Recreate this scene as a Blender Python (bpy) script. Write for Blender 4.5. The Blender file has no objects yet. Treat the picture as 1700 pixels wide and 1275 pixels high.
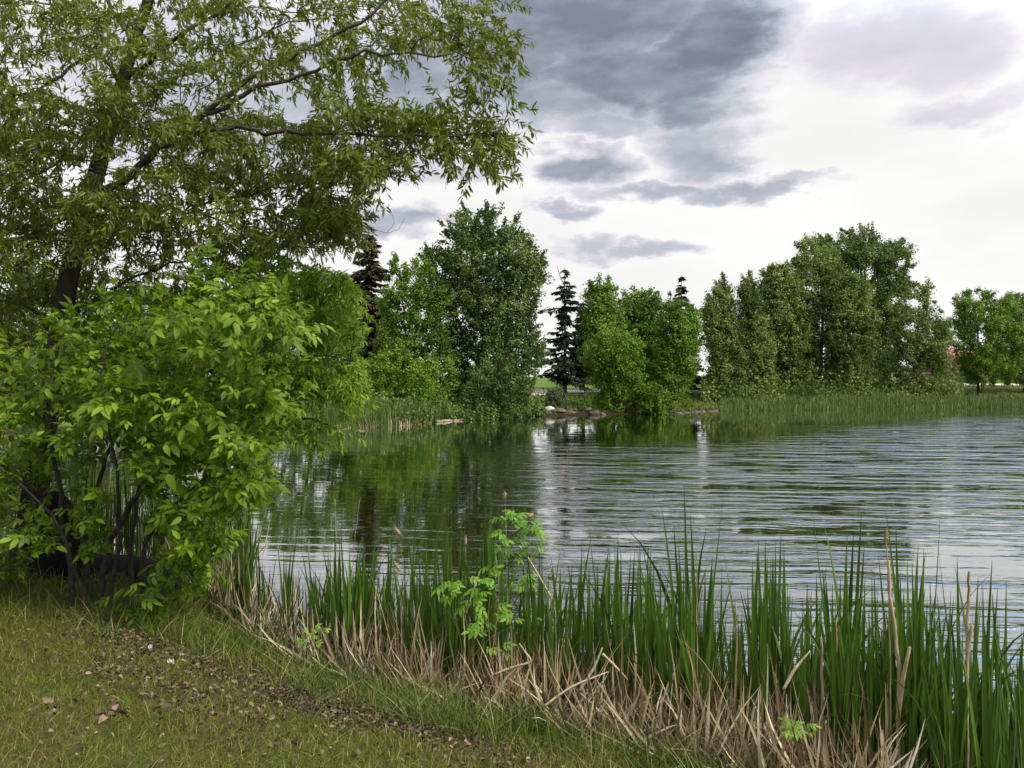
import bpy, math, random
import numpy as np
from math import radians as R

C = bpy.context.scene.collection
SC = bpy.context.scene
rng = np.random.default_rng(7)

# ------------------------------------------------------------------ camera
CH, HZ, F = 2.2, 632.0, 1280.0          # camera height above water, horizon row, focal length in photo pixels
cam = bpy.data.cameras.new('camera'); cam_o = bpy.data.objects.new('camera', cam); C.objects.link(cam_o)
cam_o.location = (0, 0, CH); cam_o.rotation_euler = (R(90), 0, 0)
cam.sensor_width = 36; cam.lens = 36 * F / 1700; cam.shift_y = -(637.5 - HZ) / 1700
cam.clip_start = 0.05; cam.clip_end = 9000
SC.camera = cam_o
SC.view_settings.view_transform = 'Standard'; SC.view_settings.look = 'None'
SC.view_settings.exposure = 0.27; SC.view_settings.gamma = 1.0
SC.view_settings.use_curve_mapping = False
SC.render.engine = 'CYCLES'
SC.cycles.max_bounces = 7; SC.cycles.diffuse_bounces = 3; SC.cycles.glossy_bounces = 3
SC.cycles.transmission_bounces = 4; SC.cycles.transparent_max_bounces = 4
SC.cycles.caustics_reflective = False; SC.cycles.caustics_refractive = False
SC.cycles.use_denoising = True; SC.cycles.sample_clamp_direct = 4; SC.cycles.sample_clamp_indirect = 4

# ------------------------------------------------------------------ node helpers
class NG:
    """tiny expression helper on a node tree"""
    def __init__(s, nt): s.nt = nt
    def n(s, t, **kw):
        x = s.nt.nodes.new(t)
        for k, v in kw.items(): setattr(x, k, v)
        return x
    def put(s, sock, v):
        if isinstance(v, bpy.types.NodeSocket): s.nt.links.new(v, sock)
        elif v is not None:
            if hasattr(sock.default_value, '__len__') and hasattr(v, '__len__') and len(sock.default_value) == 4 and len(v) == 3: v = (*v, 1)
            sock.default_value = v
    def m(s, op, a, b=None, c=None, clamp=False):
        x = s.n('ShaderNodeMath', operation=op, use_clamp=clamp)
        s.put(x.inputs[0], a); s.put(x.inputs[1], b)
        if c is not None: s.put(x.inputs[2], c)
        return x.outputs[0]
    def v(s, op, a, b=None):
        x = s.n('ShaderNodeVectorMath', operation=op)
        s.put(x.inputs[0], a)
        if b is not None: s.put(x.inputs[1], b)
        return x.outputs['Value'] if op in ('LENGTH', 'DOT_PRODUCT') else x.outputs[0]
    def noise(s, vec, scale, detail=4, rough=.55, out=0, dist=0):
        x = s.n('ShaderNodeTexNoise'); s.put(x.inputs['Vector'], vec)
        x.inputs['Scale'].default_value = scale; x.inputs['Detail'].default_value = detail
        x.inputs['Roughness'].default_value = rough; x.inputs['Distortion'].default_value = dist
        return x.outputs[out]
    def mapr(s, v, a, b, c=0., d=1., smooth=True):
        x = s.n('ShaderNodeMapRange', interpolation_type='SMOOTHSTEP' if smooth else 'LINEAR')
        for i, q in enumerate((v, a, b, c, d)): s.put(x.inputs[i], q)
        return x.outputs[0]
    def mix(s, f, a, b, mode='MIX'):
        x = s.n('ShaderNodeMix', data_type='RGBA', blend_type=mode)
        s.put(x.inputs[0], f); s.put(x.inputs[6], a); s.put(x.inputs[7], b)
        return x.outputs[2]
    def ramp(s, f, stops):
        x = s.n('ShaderNodeValToRGB'); s.put(x.inputs[0], f)
        e = x.color_ramp.elements
        while len(e) < len(stops): e.new(.5)
        for el, (p, c) in zip(e, stops): el.position = p; el.color = (*c, 1)
        return x.outputs[0]
    def scale(s, vec, k):
        x = s.n('ShaderNodeVectorMath', operation='MULTIPLY'); s.put(x.inputs[0], vec); x.inputs[1].default_value = k
        return x.outputs[0]

# ------------------------------------------------------------------ sky
SUN_EL, SUN_AZ = 42.0, 120.0          # azimuth measured from +Y towards +X: behind the camera, on its right
w = bpy.data.worlds.new('World'); SC.world = w; w.use_nodes = True
nt = w.node_tree; nt.nodes.clear(); g = NG(nt)
bg = g.n('ShaderNodeBackground'); out = g.n('ShaderNodeOutputWorld'); nt.links.new(bg.outputs[0], out.inputs[0])
bg.inputs[1].default_value = 0.1
sky = g.n('ShaderNodeTexSky', sky_type='NISHITA', sun_disc=False)
sky.sun_elevation = R(SUN_EL); sky.sun_rotation = R(SUN_AZ); sky.air_density = 1.2; sky.dust_density = 1.0
d0 = g.v('NORMALIZE', g.n('ShaderNodeTexCoord').outputs['Generated'])
sep = g.n('ShaderNodeSeparateXYZ'); nt.links.new(d0, sep.inputs[0])
az = g.m('ARCTAN2', sep.outputs[0], sep.outputs[1]); el = g.m('ARCSINE', sep.outputs[2])
cmb = g.n('ShaderNodeCombineXYZ'); nt.links.new(az, cmb.inputs[0]); nt.links.new(el, cmb.inputs[1])
ae = cmb.outputs[0]
nz = g.noise(g.scale(ae, (1, 2.0, 1)), 5.5, 6, .6, out=1)
nz2 = g.noise(g.scale(ae, (1, 2.2, 1)), 20, 5, .6, out=1)
def off(nn, k):
    x = g.n('ShaderNodeVectorMath', operation='SUBTRACT'); g.put(x.inputs[0], nn); x.inputs[1].default_value = (.5, .5, .5)
    return g.scale(x.outputs[0], (k, k * .55, 0))
aed = g.v('ADD', ae, g.v('ADD', off(nz, .16), off(nz2, .075)))
def aepx(x, y):
    u = (x - 850) / F; v = (HZ - y) / F; a = math.atan(u)
    return a, math.atan(v * math.cos(a))
# clouds placed where they hang in the sky: centre, half width, half height, density
BL = [(960,-40,290,175,1.0),(830,100,150,105,.85),(1040,120,230,80,.92),(1190,55,130,75,1.0),(1150,175,110,42,.8),
      (930,180,140,36,.7),(1170,240,90,50,.6),(975,273,80,27,.75),(1010,215,120,20,.55),(1200,262,60,13,.6),
      (1090,312,150,15,.6),(1240,308,110,14,.6),(1310,292,60,10,.45),(935,346,50,13,.5),(650,365,75,26,.65),(965,407,55,20,.48),(1070,411,85,17,.52),
      (700,120,110,90,.75),(700,265,160,26,.35),(560,130,150,110,.55),(1470,60,150,50,.30),(1580,80,110,50,.30),(1590,176,100,24,.27),(1490,120,60,20,.2),
      (400,150,300,140,.45)]
dens = None
for (bx, by, rx, ry, k) in BL:
    a, e = aepx(bx, by)
    x = g.n('ShaderNodeVectorMath', operation='SUBTRACT'); g.put(x.inputs[0], aed); x.inputs[1].default_value = (a, e, 0)
    q = g.v('LENGTH', g.scale(x.outputs[0], (F / rx, F / ry, 0)))
    q = g.mapr(q, 1.35, .35, 0., k)
    dens = q if dens is None else g.m('MAXIMUM', dens, q)
fine = g.noise(g.scale(ae, (1, 2.4, 1)), 11, 7, .6)
dens = g.m('MULTIPLY', dens, g.mapr(fine, .25, .7, .72, 1.15, False))
# the rest of the sky, out of the photograph: broken cloud
far_n = g.noise(g.scale(d0, (1, 1, 1.6)), 2.6, 6, .55)
outside = g.m('MAXIMUM', g.mapr(el, .50, .75), g.mapr(g.m('ABSOLUTE', az), .62, .85))
dens = g.m('MAXIMUM', dens, g.m('MULTIPLY', outside, g.mapr(far_n, .45, .68, 0., .75)))
soft = g.noise(g.scale(ae, (1, 2.6, 1)), 3.2, 4, .5)
white = g.mix(g.mapr(soft, .35, .7), (8.3, 8.25, 8.1), (7.4, 7.35, 7.3))
cl = g.ramp(dens, [(0, (1, 1, 1)), (.22, (.78, .76, .86)), (.5, (.56, .60, .69)), (.78, (.31, .345, .43)), (1, (.20, .23, .30))])
colr = g.mix(1.0, white, cl, 'MULTIPLY')
# thin gaps in the cloud overhead let the blue through
gap = g.m('MULTIPLY', g.mapr(far_n, .50, .40), g.mapr(el, .42, .62))
gap = g.m('MULTIPLY', gap, .8)
skb = g.mix(1.0, sky.outputs[0], (1.6, 1.6, 1.6), 'MULTIPLY')
colr = g.mix(gap, colr, skb)
# cloud is brighter round the sun behind the camera
sd = (math.sin(R(SUN_AZ)) * math.cos(R(SUN_EL)), math.cos(R(SUN_AZ)) * math.cos(R(SUN_EL)), math.sin(R(SUN_EL)))
blue = g.m('MULTIPLY', g.m('MULTIPLY', g.mapr(az, .30, .55), g.mapr(el, .37, .50)), .5)
colr = g.mix(blue, colr, (2.6, 4.6, 8.4))
glow = g.mapr(g.v('DOT_PRODUCT', d0, sd), 0.1, 1.0, 1.0, 2.0)
gx = g.n('ShaderNodeVectorMath', operation='SCALE'); g.put(gx.inputs[0], colr); g.put(gx.inputs['Scale'], glow)
hi = g.mapr(el, .30, .7, 1.0, 1.6)
gx2 = g.n('ShaderNodeVectorMath', operation='SCALE'); g.put(gx2.inputs[0], gx.outputs[0]); g.put(gx2.inputs['Scale'], hi)
nt.links.new(gx2.outputs[0], bg.inputs[0])

sun = bpy.data.lights.new('sun', 'SUN'); sun.energy = 3.7; sun.angle = R(14); sun.color = (1, .90, .72)
so = bpy.data.objects.new('sun', sun); C.objects.link(so)
import mathutils
so.rotation_euler = mathutils.Vector(sd).to_track_quat('Z', 'Y').to_euler()

# ------------------------------------------------------------------ materials
def mat(name):
    m = bpy.data.materials.new(name); m.use_nodes = True; nt = m.node_tree; nt.nodes.clear()
    g = NG(nt); o = g.n('ShaderNodeOutputMaterial')
    return m, g, o
def leaf_mat(name, stops, trans=.35, rough=.5, spec=.3, hue_scale=1.2, rw_=None):
    if rw_ is None: rw_ = .20 if hue_scale <= .6 else .55
    spec *= .55
    m, g, o = mat(name)
    rnd = g.n('ShaderNodeNewGeometry').outputs['Random Per Island']
    pos = g.n('ShaderNodeNewGeometry').outputs['Position']
    big = g.noise(pos, hue_scale, 3, .6)
    f = g.m('ADD', g.m('MULTIPLY', rnd, rw_), g.m('MULTIPLY', g.mapr(big, .3, .7), 1 - rw_))
    col = g.ramp(f, stops)
    p = g.n('ShaderNodeBsdfPrincipled'); g.put(p.inputs['Base Color'], col)
    p.inputs['Roughness'].default_value = rough; p.inputs['Specular IOR Level'].default_value = spec
    t = g.n('ShaderNodeBsdfTranslucent')
    g.put(t.inputs[0], g.mix(1., col, (1.25, 1.25, .5), 'MULTIPLY'))
    mx = g.n('ShaderNodeMixShader'); mx.inputs[0].default_value = trans
    g.nt.links.new(p.outputs[0], mx.inputs[1]); g.nt.links.new(t.outputs[0], mx.inputs[2]); g.nt.links.new(mx.outputs[0], o.inputs[0])
    return m
def rough_mat(name, stops, scale=6, rough=.85, bump=.0, bdist=.02, stretch=(1, 1, 1), detail=6, spec=.2):
    m, g, o = mat(name)
    pos = g.scale(g.n('ShaderNodeTexCoord').outputs['Object'], stretch)
    f = g.noise(pos, scale, detail, .62)
    col = g.ramp(f, stops)
    p = g.n('ShaderNodeBsdfPrincipled'); g.put(p.inputs['Base Color'], col); p.inputs['Roughness'].default_value = rough
    p.inputs['Specular IOR Level'].default_value = spec
    if bump:
        b = g.n('ShaderNodeBump'); b.inputs['Strength'].default_value = bump; b.inputs['Distance'].default_value = bdist
        g.put(b.inputs['Height'], g.noise(pos, scale * 3, 6, .65)); g.put(p.inputs['Normal'], b.outputs[0])
    g.nt.links.new(p.outputs[0], o.inputs[0])
    return m
def island_mat(name, stops, rough=.7, trans=0, spec=.2):
    m, g, o = mat(name)
    rnd = g.n('ShaderNodeNewGeometry').outputs['Random Per Island']
    pos = g.n('ShaderNodeNewGeometry').outputs['Position']
    col = g.ramp(rnd, stops)
    col = g.mix(.35, col, g.mix(1., col, g.ramp(g.noise(g.scale(pos, (1, 1, .25)), 30, 3, .6), [(.3, (.45, .45, .45)), (.7, (1.3, 1.3, 1.3))]), 'MULTIPLY'))
    p = g.n('ShaderNodeBsdfPrincipled'); g.put(p.inputs['Base Color'], col); p.inputs['Roughness'].default_value = rough
    p.inputs['Specular IOR Level'].default_value = spec
    if trans:
        t = g.n('ShaderNodeBsdfTranslucent'); g.put(t.inputs[0], col)
        mx = g.n('ShaderNodeMixShader'); mx.inputs[0].default_value = trans
        g.nt.links.new(p.outputs[0], mx.inputs[1]); g.nt.links.new(t.outputs[0], mx.inputs[2]); g.nt.links.new(mx.outputs[0], o.inputs[0])
    else: g.nt.links.new(p.outputs[0], o.inputs[0])
    return m

M = {}
M['willow'] = leaf_mat('willow leaf', [(0, (.048, .068, .006)), (.4, (.108, .138, .010)), (.75, (.165, .195, .028)), (1, (.25, .28, .09))], .38, .42, .4)
M['ash'] = leaf_mat('ash leaf', [(0, (.028, .060, .004)), (.4, (.085, .150, .007)), (.75, (.175, .27, .014)), (1, (.31, .40, .045))], .42, .45, .35)
M['midwillow'] = leaf_mat('young willow leaf', [(0, (.08, .145, .010)), (.4, (.16, .26, .02)), (.75, (.25, .36, .04)), (1, (.33, .43, .09))], .38, .45, .35)
M['cottonwood'] = leaf_mat('cottonwood leaf', [(0, (.028, .060, .014)), (.4, (.065, .115, .024)), (.75, (.13, .18, .040)), (1, (.23, .26, .08))], .25, .5, .3, .5)
M['poplar'] = leaf_mat('poplar leaf', [(0, (.045, .095, .010)), (.4, (.090, .17, .015)), (.75, (.15, .24, .026)), (1, (.23, .31, .06))], .3, .5, .3, .5)
M['bright'] = leaf_mat('maple leaf', [(0, (.040, .090, .006)), (.4, (.085, .165, .010)), (.75, (.14, .235, .018)), (1, (.21, .31, .035))], .3, .5, .3, .6)
M['silver'] = leaf_mat('silvery poplar leaf', [(0, (.048, .078, .018)), (.4, (.105, .15, .030)), (.75, (.18, .225, .055)), (1, (.26, .30, .11))], .28, .5, .3, .4)
M['grey'] = leaf_mat('grey green shrub leaf', [(0, (.045, .07, .03)), (.5, (.085, .12, .045)), (1, (.14, .17, .08))], .25, .5, .3, 1)
M['spruce'] = leaf_mat('spruce needles', [(0, (.012, .022, .012)), (.5, (.028, .045, .022)), (1, (.06, .07, .04))], .05, .7, .15, 1)
M['spruce_brown'] = leaf_mat('browning spruce needles', [(0, (.018, .020, .008)), (.5, (.05, .040, .016)), (1, (.13, .075, .035))], .05, .7, .15, .7)
M['bark'] = rough_mat('dark bark', [(.3, (.012, .010, .008)), (.6, (.035, .028, .022)), (.8, (.07, .06, .05))], 9, .9, .9, .02, (1, 1, .25))
M['limb'] = rough_mat('greyish brown limb bark', [(.3, (.05, .038, .026)), (.6, (.11, .088, .062)), (.8, (.19, .16, .125))], 14, .85, .5, .008, (1, 1, 1))
M['greybark'] = rough_mat('pale grey bark', [(.3, (.06, .052, .042)), (.6, (.16, .14, .115)), (.8, (.28, .26, .22))], 3, .9, .4, .03, (1, 1, .3))
M['stem'] = rough_mat('bush stem bark', [(.3, (.018, .014, .010)), (.6, (.05, .04, .028)), (.8, (.10, .085, .06))], 20, .85, .5, .006)
M['cattail'] = island_mat('cattail blade', [(0, (.018, .048, .005)), (.45, (.040, .090, .008)), (.8, (.078, .145, .013)), (.97, (.14, .21, .03)), (1, (.30, .27, .10))], .48, .22, .2)
M['farreed'] = island_mat('far reed blade', [(0, (.045, .10, .014)), (.6, (.085, .145, .025)), (.9, (.15, .19, .045)), (1, (.38, .31, .14))], .6, .2, .2)
M['deadreed'] = island_mat('dead reed', [(0, (.05, .034, .015)), (.33, (.18, .13, .062)), (.72, (.42, .335, .185)), (1, (.72, .63, .41))], .65, .12, .2)
M['straw'] = island_mat('dry grass stem', [(0, (.14, .07, .035)), (.6, (.28, .15, .075)), (1, (.42, .28, .15))], .6, .1, .2)
M['seed'] = rough_mat('cattail seed fluff', [(.3, (.15, .10, .055)), (.6, (.33, .25, .15)), (.8, (.60, .51, .36))], 60, .95, .8, .01)
M['grass'] = island_mat('lawn blade', [(0, (.062, .082, .008)), (.5, (.118, .142, .014)), (.85, (.185, .19, .026)), (1, (.36, .29, .11))], .6, .3, .15)
M['tuft'] = island_mat('bank grass blade', [(0, (.040, .075, .007)), (.55, (.080, .125, .012)), (.85, (.15, .18, .03)), (1, (.40, .31, .14))], .55, .3, .2)
M['litter'] = island_mat('fallen leaf', [(0, (.025, .016, .008)), (.5, (.075, .046, .023)), (.85, (.15, .10, .055)), (1, (.27, .205, .13))], .7, .05, .25)
M['rock'] = rough_mat('shore rock', [(.3, (.035, .028, .02)), (.6, (.12, .09, .065)), (.8, (.24, .19, .15))], 4, .85, .6, .05)
M['palerock'] = rough_mat('pale rock', [(.3, (.28, .26, .22)), (.6, (.44, .42, .38)), (.8, (.58, .56, .52))], 5, .85, .4, .04)
M['darkrock'] = rough_mat('black rotten wood', [(.3, (.004, .004, .004)), (.6, (.010, .009, .008)), (.8, (.022, .020, .017))], 7, .9, .7, .02, (1, 1, 1))
M['driftwood'] = rough_mat('driftwood', [(.3, (.18, .12, .08)), (.6, (.36, .27, .19)), (.8, (.5, .4, .3))], 5, .85, .5, .02, (.3, 1, 1))
M['path'] = rough_mat('path surface', [(.3, (.42, .33, .26)), (.6, (.54, .45, .37)), (.8, (.62, .54, .46))], 1.5, .9, .3, .01)
M['brick'] = rough_mat('red brown brick', [(.3, (.10, .045, .035)), (.6, (.14, .062, .048)), (.8, (.18, .085, .065))], 3, .85, .3, .02)
M['redroof'] = rough_mat('red metal roof', [(.3, (.26, .06, .04)), (.6, (.33, .08, .055)), (.8, (.38, .11, .07))], 1, .5)
M['window'] = rough_mat('dark window glass', [(.3, (.02, .025, .03)), (.8, (.04, .05, .06))], 1, .12, spec=.6)
M['palewall'] = rough_mat('pale painted wall', [(.3, (.62, .60, .57)), (.8, (.74, .72, .69))], 1, .7)
M['rail'] = rough_mat('grey galvanised rail', [(.3, (.22, .22, .23)), (.8, (.36, .36, .38))], 4, .5)
M['paper'] = rough_mat('white paper scrap', [(.3, (.42, .41, .39)), (.8, (.55, .54, .52))], 30, .8)

# ------------------------------------------------------------------ mesh helpers
def mesh_np(name, V, faces, m, parent=None, smooth=False, mats=None):
    """faces: list of int arrays (n,k)"""
    V = np.asarray(V, dtype=np.float32)
    me = bpy.data.meshes.new(name)
    faces = [np.asarray(f, dtype=np.int32) for f in faces if len(f)]
    tot = sum(f.size for f in faces); nf = sum(len(f) for f in faces)
    me.vertices.add(len(V)); me.vertices.foreach_set('co', V.ravel())
    me.loops.add(tot); me.loops.foreach_set('vertex_index', np.concatenate([f.ravel() for f in faces]))
    sizes = np.concatenate([np.full(len(f), f.shape[1], np.int32) for f in faces])
    me.polygons.add(nf)
    me.polygons.foreach_set('loop_start', np.concatenate([[0], np.cumsum(sizes)[:-1]]).astype(np.int32))
    if smooth: me.polygons.foreach_set('use_smooth', np.ones(nf, bool))
    me.update(calc_edges=True); me.validate()
    me.materials.append(m)
    o = bpy.data.objects.new(name, me); C.objects.link(o)
    if parent is not None: o.parent = parent
    return o
def thing(name, label, cat, group=None, loc=(0, 0, 0)):
    o = bpy.data.objects.new(name, None); C.objects.link(o); o.location = loc; o.empty_display_size = .2
    o['label'] = label; o['category'] = cat
    if group: o['group'] = group
    return o
def tag(o, label=None, cat=None, group=None, kind=None):
    if label: o['label'] = label
    if cat: o['category'] = cat
    if group: o['group'] = group
    if kind: o['kind'] = kind
    return o
def nrm(a): return a / np.maximum(np.linalg.norm(a, axis=-1, keepdims=True), 1e-9)
def P(x, y, Y): return np.array([(x - 850) / F * Y, Y, CH + (HZ - y) / F * Y])
def Pv(x, y, Y):
    x = np.asarray(x, float); return np.stack([(x - 850) / F * Y, Y + 0 * x, CH + (HZ - np.asarray(y)) / F * Y], -1)
def sstep(a, b, x):
    t = np.clip((x - a) / (b - a), 0, 1); return t * t * (3 - 2 * t)
def catmull(pts, n):
    pts = np.asarray(pts, float); p = np.vstack([2 * pts[0] - pts[1], pts, 2 * pts[-1] - pts[-2]]); o = []
    for i in range(1, len(p) - 2):
        for t in np.linspace(0, 1, n, endpoint=False):
            o.append(.5 * (2 * p[i] + (p[i+1] - p[i-1]) * t + (2*p[i-1] - 5*p[i] + 4*p[i+1] - p[i+2]) * t*t + (-p[i-1] + 3*p[i] - 3*p[i+1] + p[i+2]) * t**3))
    o.append(pts[-1]); return np.array(o)

# ------------------------------------------------------------------ terrain
def wpx(x, y): Y = CH * F / (y - HZ); return ((x - 850) / F * Y, Y)
near = [(75, -6), (30, -5), (12, -1.2), (6, 1.0), (3.6, 2.45), (2.4, 3.35), (1.6, 3.95), (.9, 4.42), (0, 4.9), (-1.1, 5.55), (-2.1, 6.45), (-3.0, 7.6), (-4.2, 8.9), (-6.5, 10.3), (-10, 12.5), (-16, 15), (-22, 19)]
far = [(-26, 26), (-22, 33)] + [wpx(*q) for q in ((420, 713), (480, 711), (560, 709), (620, 708), (680, 704), (740, 699), (800, 697), (860, 692), (910, 690.5), (960, 689), (1040, 688), (1110, 687), (1150, 684), (1200, 681.5), (1260, 681), (1400, 679), (1520, 677.5), (1640, 676), (1760, 675))] + [(62, 66), (90, 55), (95, 20)]
pond = catmull(near + far, 5)
def sdist(X, Y):
    """signed distance to the pond's shore, positive on land"""
    X = np.asarray(X, float); Y = np.asarray(Y, float); sh = X.shape; X = X.ravel(); Y = Y.ravel()
    A = pond; B = np.roll(pond, -1, 0); best = np.full(X.shape, 1e9); ins = np.zeros(X.shape, bool)
    for a, b in zip(A, B):
        e = b - a; L = e @ e
        if L < 1e-12: continue
        t = np.clip(((X - a[0]) * e[0] + (Y - a[1]) * e[1]) / L, 0, 1)
        dd = (X - a[0] - t * e[0]) ** 2 + (Y - a[1] - t * e[1]) ** 2
        best = np.minimum(best, dd)
        c = (a[1] > Y) != (b[1] > Y)
        if a[1] != b[1]: ins ^= c & (X < (b[0] - a[0]) * (Y - a[1]) / (b[1] - a[1]) + a[0])
    return (np.sqrt(best) * np.where(ins, -1, 1)).reshape(sh)
_r = np.random.default_rng(3); NW = [(_r.uniform(.3, 3.2), _r.uniform(0, 6.28), _r.uniform(0, 6.28)) for _ in range(10)]
def lump(X, Y, s=1.0):
    z = 0
    for f, a, p in NW: z = z + np.sin((X * math.cos(a) + Y * math.sin(a)) * f * 1.7 * s + p) / (1 + f)
    return z / 4
def gz(X, Y):
    X = np.asarray(X, float); Y = np.asarray(Y, float)
    s = sdist(X, Y); sp = np.maximum(s, 0)
    zn = .60 * (1 - np.exp(-sp / 1.0)) + .02 * lump(X, Y, 2.2) * sstep(.1, .8, sp)
    zf = .5 * (1 - np.exp(-sp / 1.2)) + .85 * sstep(2, 14, sp) + 1.3 * sstep(11, 36, sp) + .12 * lump(X, Y, .12) * sstep(2, 8, sp)
    wgt = sstep(13, 26, Y)
    z = zn * (1 - wgt) + zf * wgt
    return np.where(s > 0, z, -.9 * (1 - np.exp(s / 1.6)) + .005 * np.clip(s, -1, 0))
def grad(parts):
    a = []
    for s, e, st in parts: a += list(np.arange(s, e, st))
    return np.array(a)
tail = [70 * 1.35 ** k for k in range(1, 15)]
xs = np.concatenate([-np.array(tail)[::-1], grad([(-70, -8, 1.0), (-8, 6, .12), (6, 70.1, 1.0)]), tail])
ys = np.concatenate([-np.array(tail)[::-1], grad([(-70, 0, 4), (0, 2, .4), (2, 11, .12), (11, 34, .8), (34, 84, .45), (84, 110, 2)]), [110 * 1.3 ** k for k in range(1, 16)]])
GX, GY = np.meshgrid(xs, ys)
GZ = gz(GX, GY)
nx, ny = len(xs), len(ys); idx = np.arange(nx * ny).reshape(ny, nx)
ff = np.stack([idx[:-1, :-1], idx[:-1, 1:], idx[1:, 1:], idx[1:, :-1]], -1).reshape(-1, 4)
m, g, o = mat('ground')
pos = g.n('ShaderNodeTexCoord').outputs['Object']
sx = g.n('ShaderNodeSeparateXYZ'); g.put(sx.inputs[0], pos)
n1 = g.noise(pos, 1.3, 6, .65); n2 = g.noise(pos, 14, 5, .7); n3 = g.noise(pos, .16, 5, .6)
nearc = g.mix(g.mapr(g.m('ADD', g.m('MULTIPLY', n1, .65), g.m('MULTIPLY', n2, .35)), .42, .60), (.060, .074, .013), (.085, .056, .027))
farc = g.mix(g.mapr(n3, .35, .65), (.060, .110, .014), (.12, .165, .028))
farc = g.mix(g.mapr(g.noise(pos, 1.1, 5, .7), .35, .7, 0, .55), farc, (.05, .095, .016))
c = g.mix(g.mapr(sx.outputs[1], 14, 26), nearc, farc)
bx = g.m('DIVIDE', g.m('ADD', sx.outputs[0], 1.15), .9); by = g.m('DIVIDE', g.m('ADD', g.m('SUBTRACT', sx.outputs[1], 4.4), g.m('MULTIPLY', g.m('ADD', sx.outputs[0], 1.1), .62)), .40)
soil = g.m('MULTIPLY', .8, g.m('POWER', 2.718, g.m('MULTIPLY', -1., g.m('ADD', g.m('MULTIPLY', bx, bx), g.m('MULTIPLY', by, by)))))
c = g.mix(g.mapr(g.m('ADD', soil, g.m('MULTIPLY', n1, 1.1)), .95, 1.25), c, (.040, .026, .014))
c = g.mix(g.mapr(sx.outputs[2], .26, .10), c, (.028, .020, .011))
p = g.n('ShaderNodeBsdfPrincipled'); g.put(p.inputs['Base Color'], c); p.inputs['Roughness'].default_value = .95; p.inputs['Specular IOR Level'].default_value = .1
b = g.n('ShaderNodeBump'); b.inputs['Distance'].default_value = .03; g.put(b.inputs['Height'], n2); g.put(p.inputs['Normal'], b.outputs[0])
g.nt.links.new(p.outputs[0], o.inputs[0])
tag(mesh_np('ground', np.stack([GX, GY, GZ], -1).reshape(-1, 3), [ff], m, smooth=True), kind='structure')
def G(x, y): return float(gz(np.array([x]), np.array([y]))[0])
def ray_ground(x, y, y0=2.5, y1=180):
    """the ground point seen at a photo pixel"""
    Y = np.geomspace(y0, y1, 1500); X = (x - 850) / F * Y; z = CH + (HZ - y) / F * Y; h = np.maximum(gz(X, Y), 0)
    k = np.nonzero(z < h)[0]; k = k[0] if len(k) else len(Y) - 1
    return np.array([X[k], Y[k], h[k]])

# ------------------------------------------------------------------ water
m, g, o = mat('pond water')
pos = g.n('ShaderNodeTexCoord').outputs['Object']
sx = g.n('ShaderNodeSeparateXYZ'); g.put(sx.inputs[0], pos)
X_, Y_ = sx.outputs[0], sx.outputs[1]
rot = g.n('ShaderNodeVectorRotate', rotation_type='Z_AXIS'); g.put(rot.inputs['Vector'], pos); rot.inputs['Angle'].default_value = R(6)
rp = rot.outputs[0]
# long, low ripples lying across the view, wandering a little
wob = g.noise(g.scale(rp, (.10, .45, 1)), 1.0, 3, .5)
sr = g.n('ShaderNodeSeparateXYZ'); g.put(sr.inputs[0], rp)
def train(lam, sx_, wander, sc_):
    wn = g.noise(g.scale(rp, (sx_, .5, 1)), sc_, 3, .55)
    sn = g.m('SINE', g.m('ADD', g.m('MULTIPLY', sr.outputs[1], 2 * math.pi / lam), g.m('MULTIPLY', wn, wander)))
    return g.m('SUBTRACT', g.m('MULTIPLY', g.mapr(sn, -.55, .55), 2.0), 1.0)
w1 = train(.25, .45, 12, 1.3); w2 = train(.58, .50, 11, 1.1); w3 = train(1.2, .38, 10, .9)
n1 = g.noise(g.scale(rp, (.55, 3.2, 1)), 1.0, 4, .6)
n2 = g.noise(g.scale(rp, (1.6, 5.0, 1)), 1.6, 4, .6)
n3 = g.noise(g.scale(rp, (.25, 1.2, 1)), 1.0, 2, .5)
# where the breeze ruffles the pond: more to the right and near, calm under the far trees
patch = g.noise(g.scale(pos, (.035, .075, 1)), 1.0, 4, .6)
ang = g.m('DIVIDE', X_, Y_)
lim = g.m('ADD', g.mapr(ang, -.30, .03, 13, 27, False), g.m('ADD', g.mapr(ang, .03, .3, -3, 2, False), g.mapr(ang, .3, .62, 0, 22, False)))          # how far out the ripples reach
lim = g.m('ADD', lim, g.m('MULTIPLY', g.m('SUBTRACT', patch, .5), 26))
ruf = g.mapr(g.m('SUBTRACT', lim, Y_), -5, 15, 0., 1.)
side = g.mapr(ang, -.06, .08, .10, 1.)
ruf = g.m('MULTIPLY', ruf, side)
streak = g.mapr(g.noise(g.scale(rp, (.34, 1.5, 1)), 1.0, 5, .68), .45, .57, .04, 1.3)
ruf = g.m('MULTIPLY', ruf, streak)
amp = g.m('ADD', .03, ruf)
f1 = g.mapr(Y_, 9, 17, 1, 0); f2 = g.m('MULTIPLY', g.mapr(Y_, 6, 12, .35, 1), g.mapr(Y_, 22, 34, 1, .2)); f3 = g.mapr(Y_, 12, 24, .1, 1)
h = g.m('MULTIPLY', g.m('MULTIPLY', w1, f1), .0040)
h = g.m('ADD', h, g.m('MULTIPLY', g.m('MULTIPLY', w2, f2), .0105))
h = g.m('ADD', h, g.m('MULTIPLY', g.m('MULTIPLY', w3, f3), .023))
h = g.m('ADD', h, g.m('MULTIPLY', n1, .019))
h = g.m('ADD', h, g.m('MULTIPLY', n2, .0035))
h = g.m('MULTIPLY', h, amp)
h = g.m('ADD', h, g.m('MULTIPLY', n3, .002))
bp = g.n('ShaderNodeBump'); bp.inputs['Strength'].default_value = 1; bp.inputs['Distance'].default_value = 1.0; g.put(bp.inputs['Height'], h)
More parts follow.
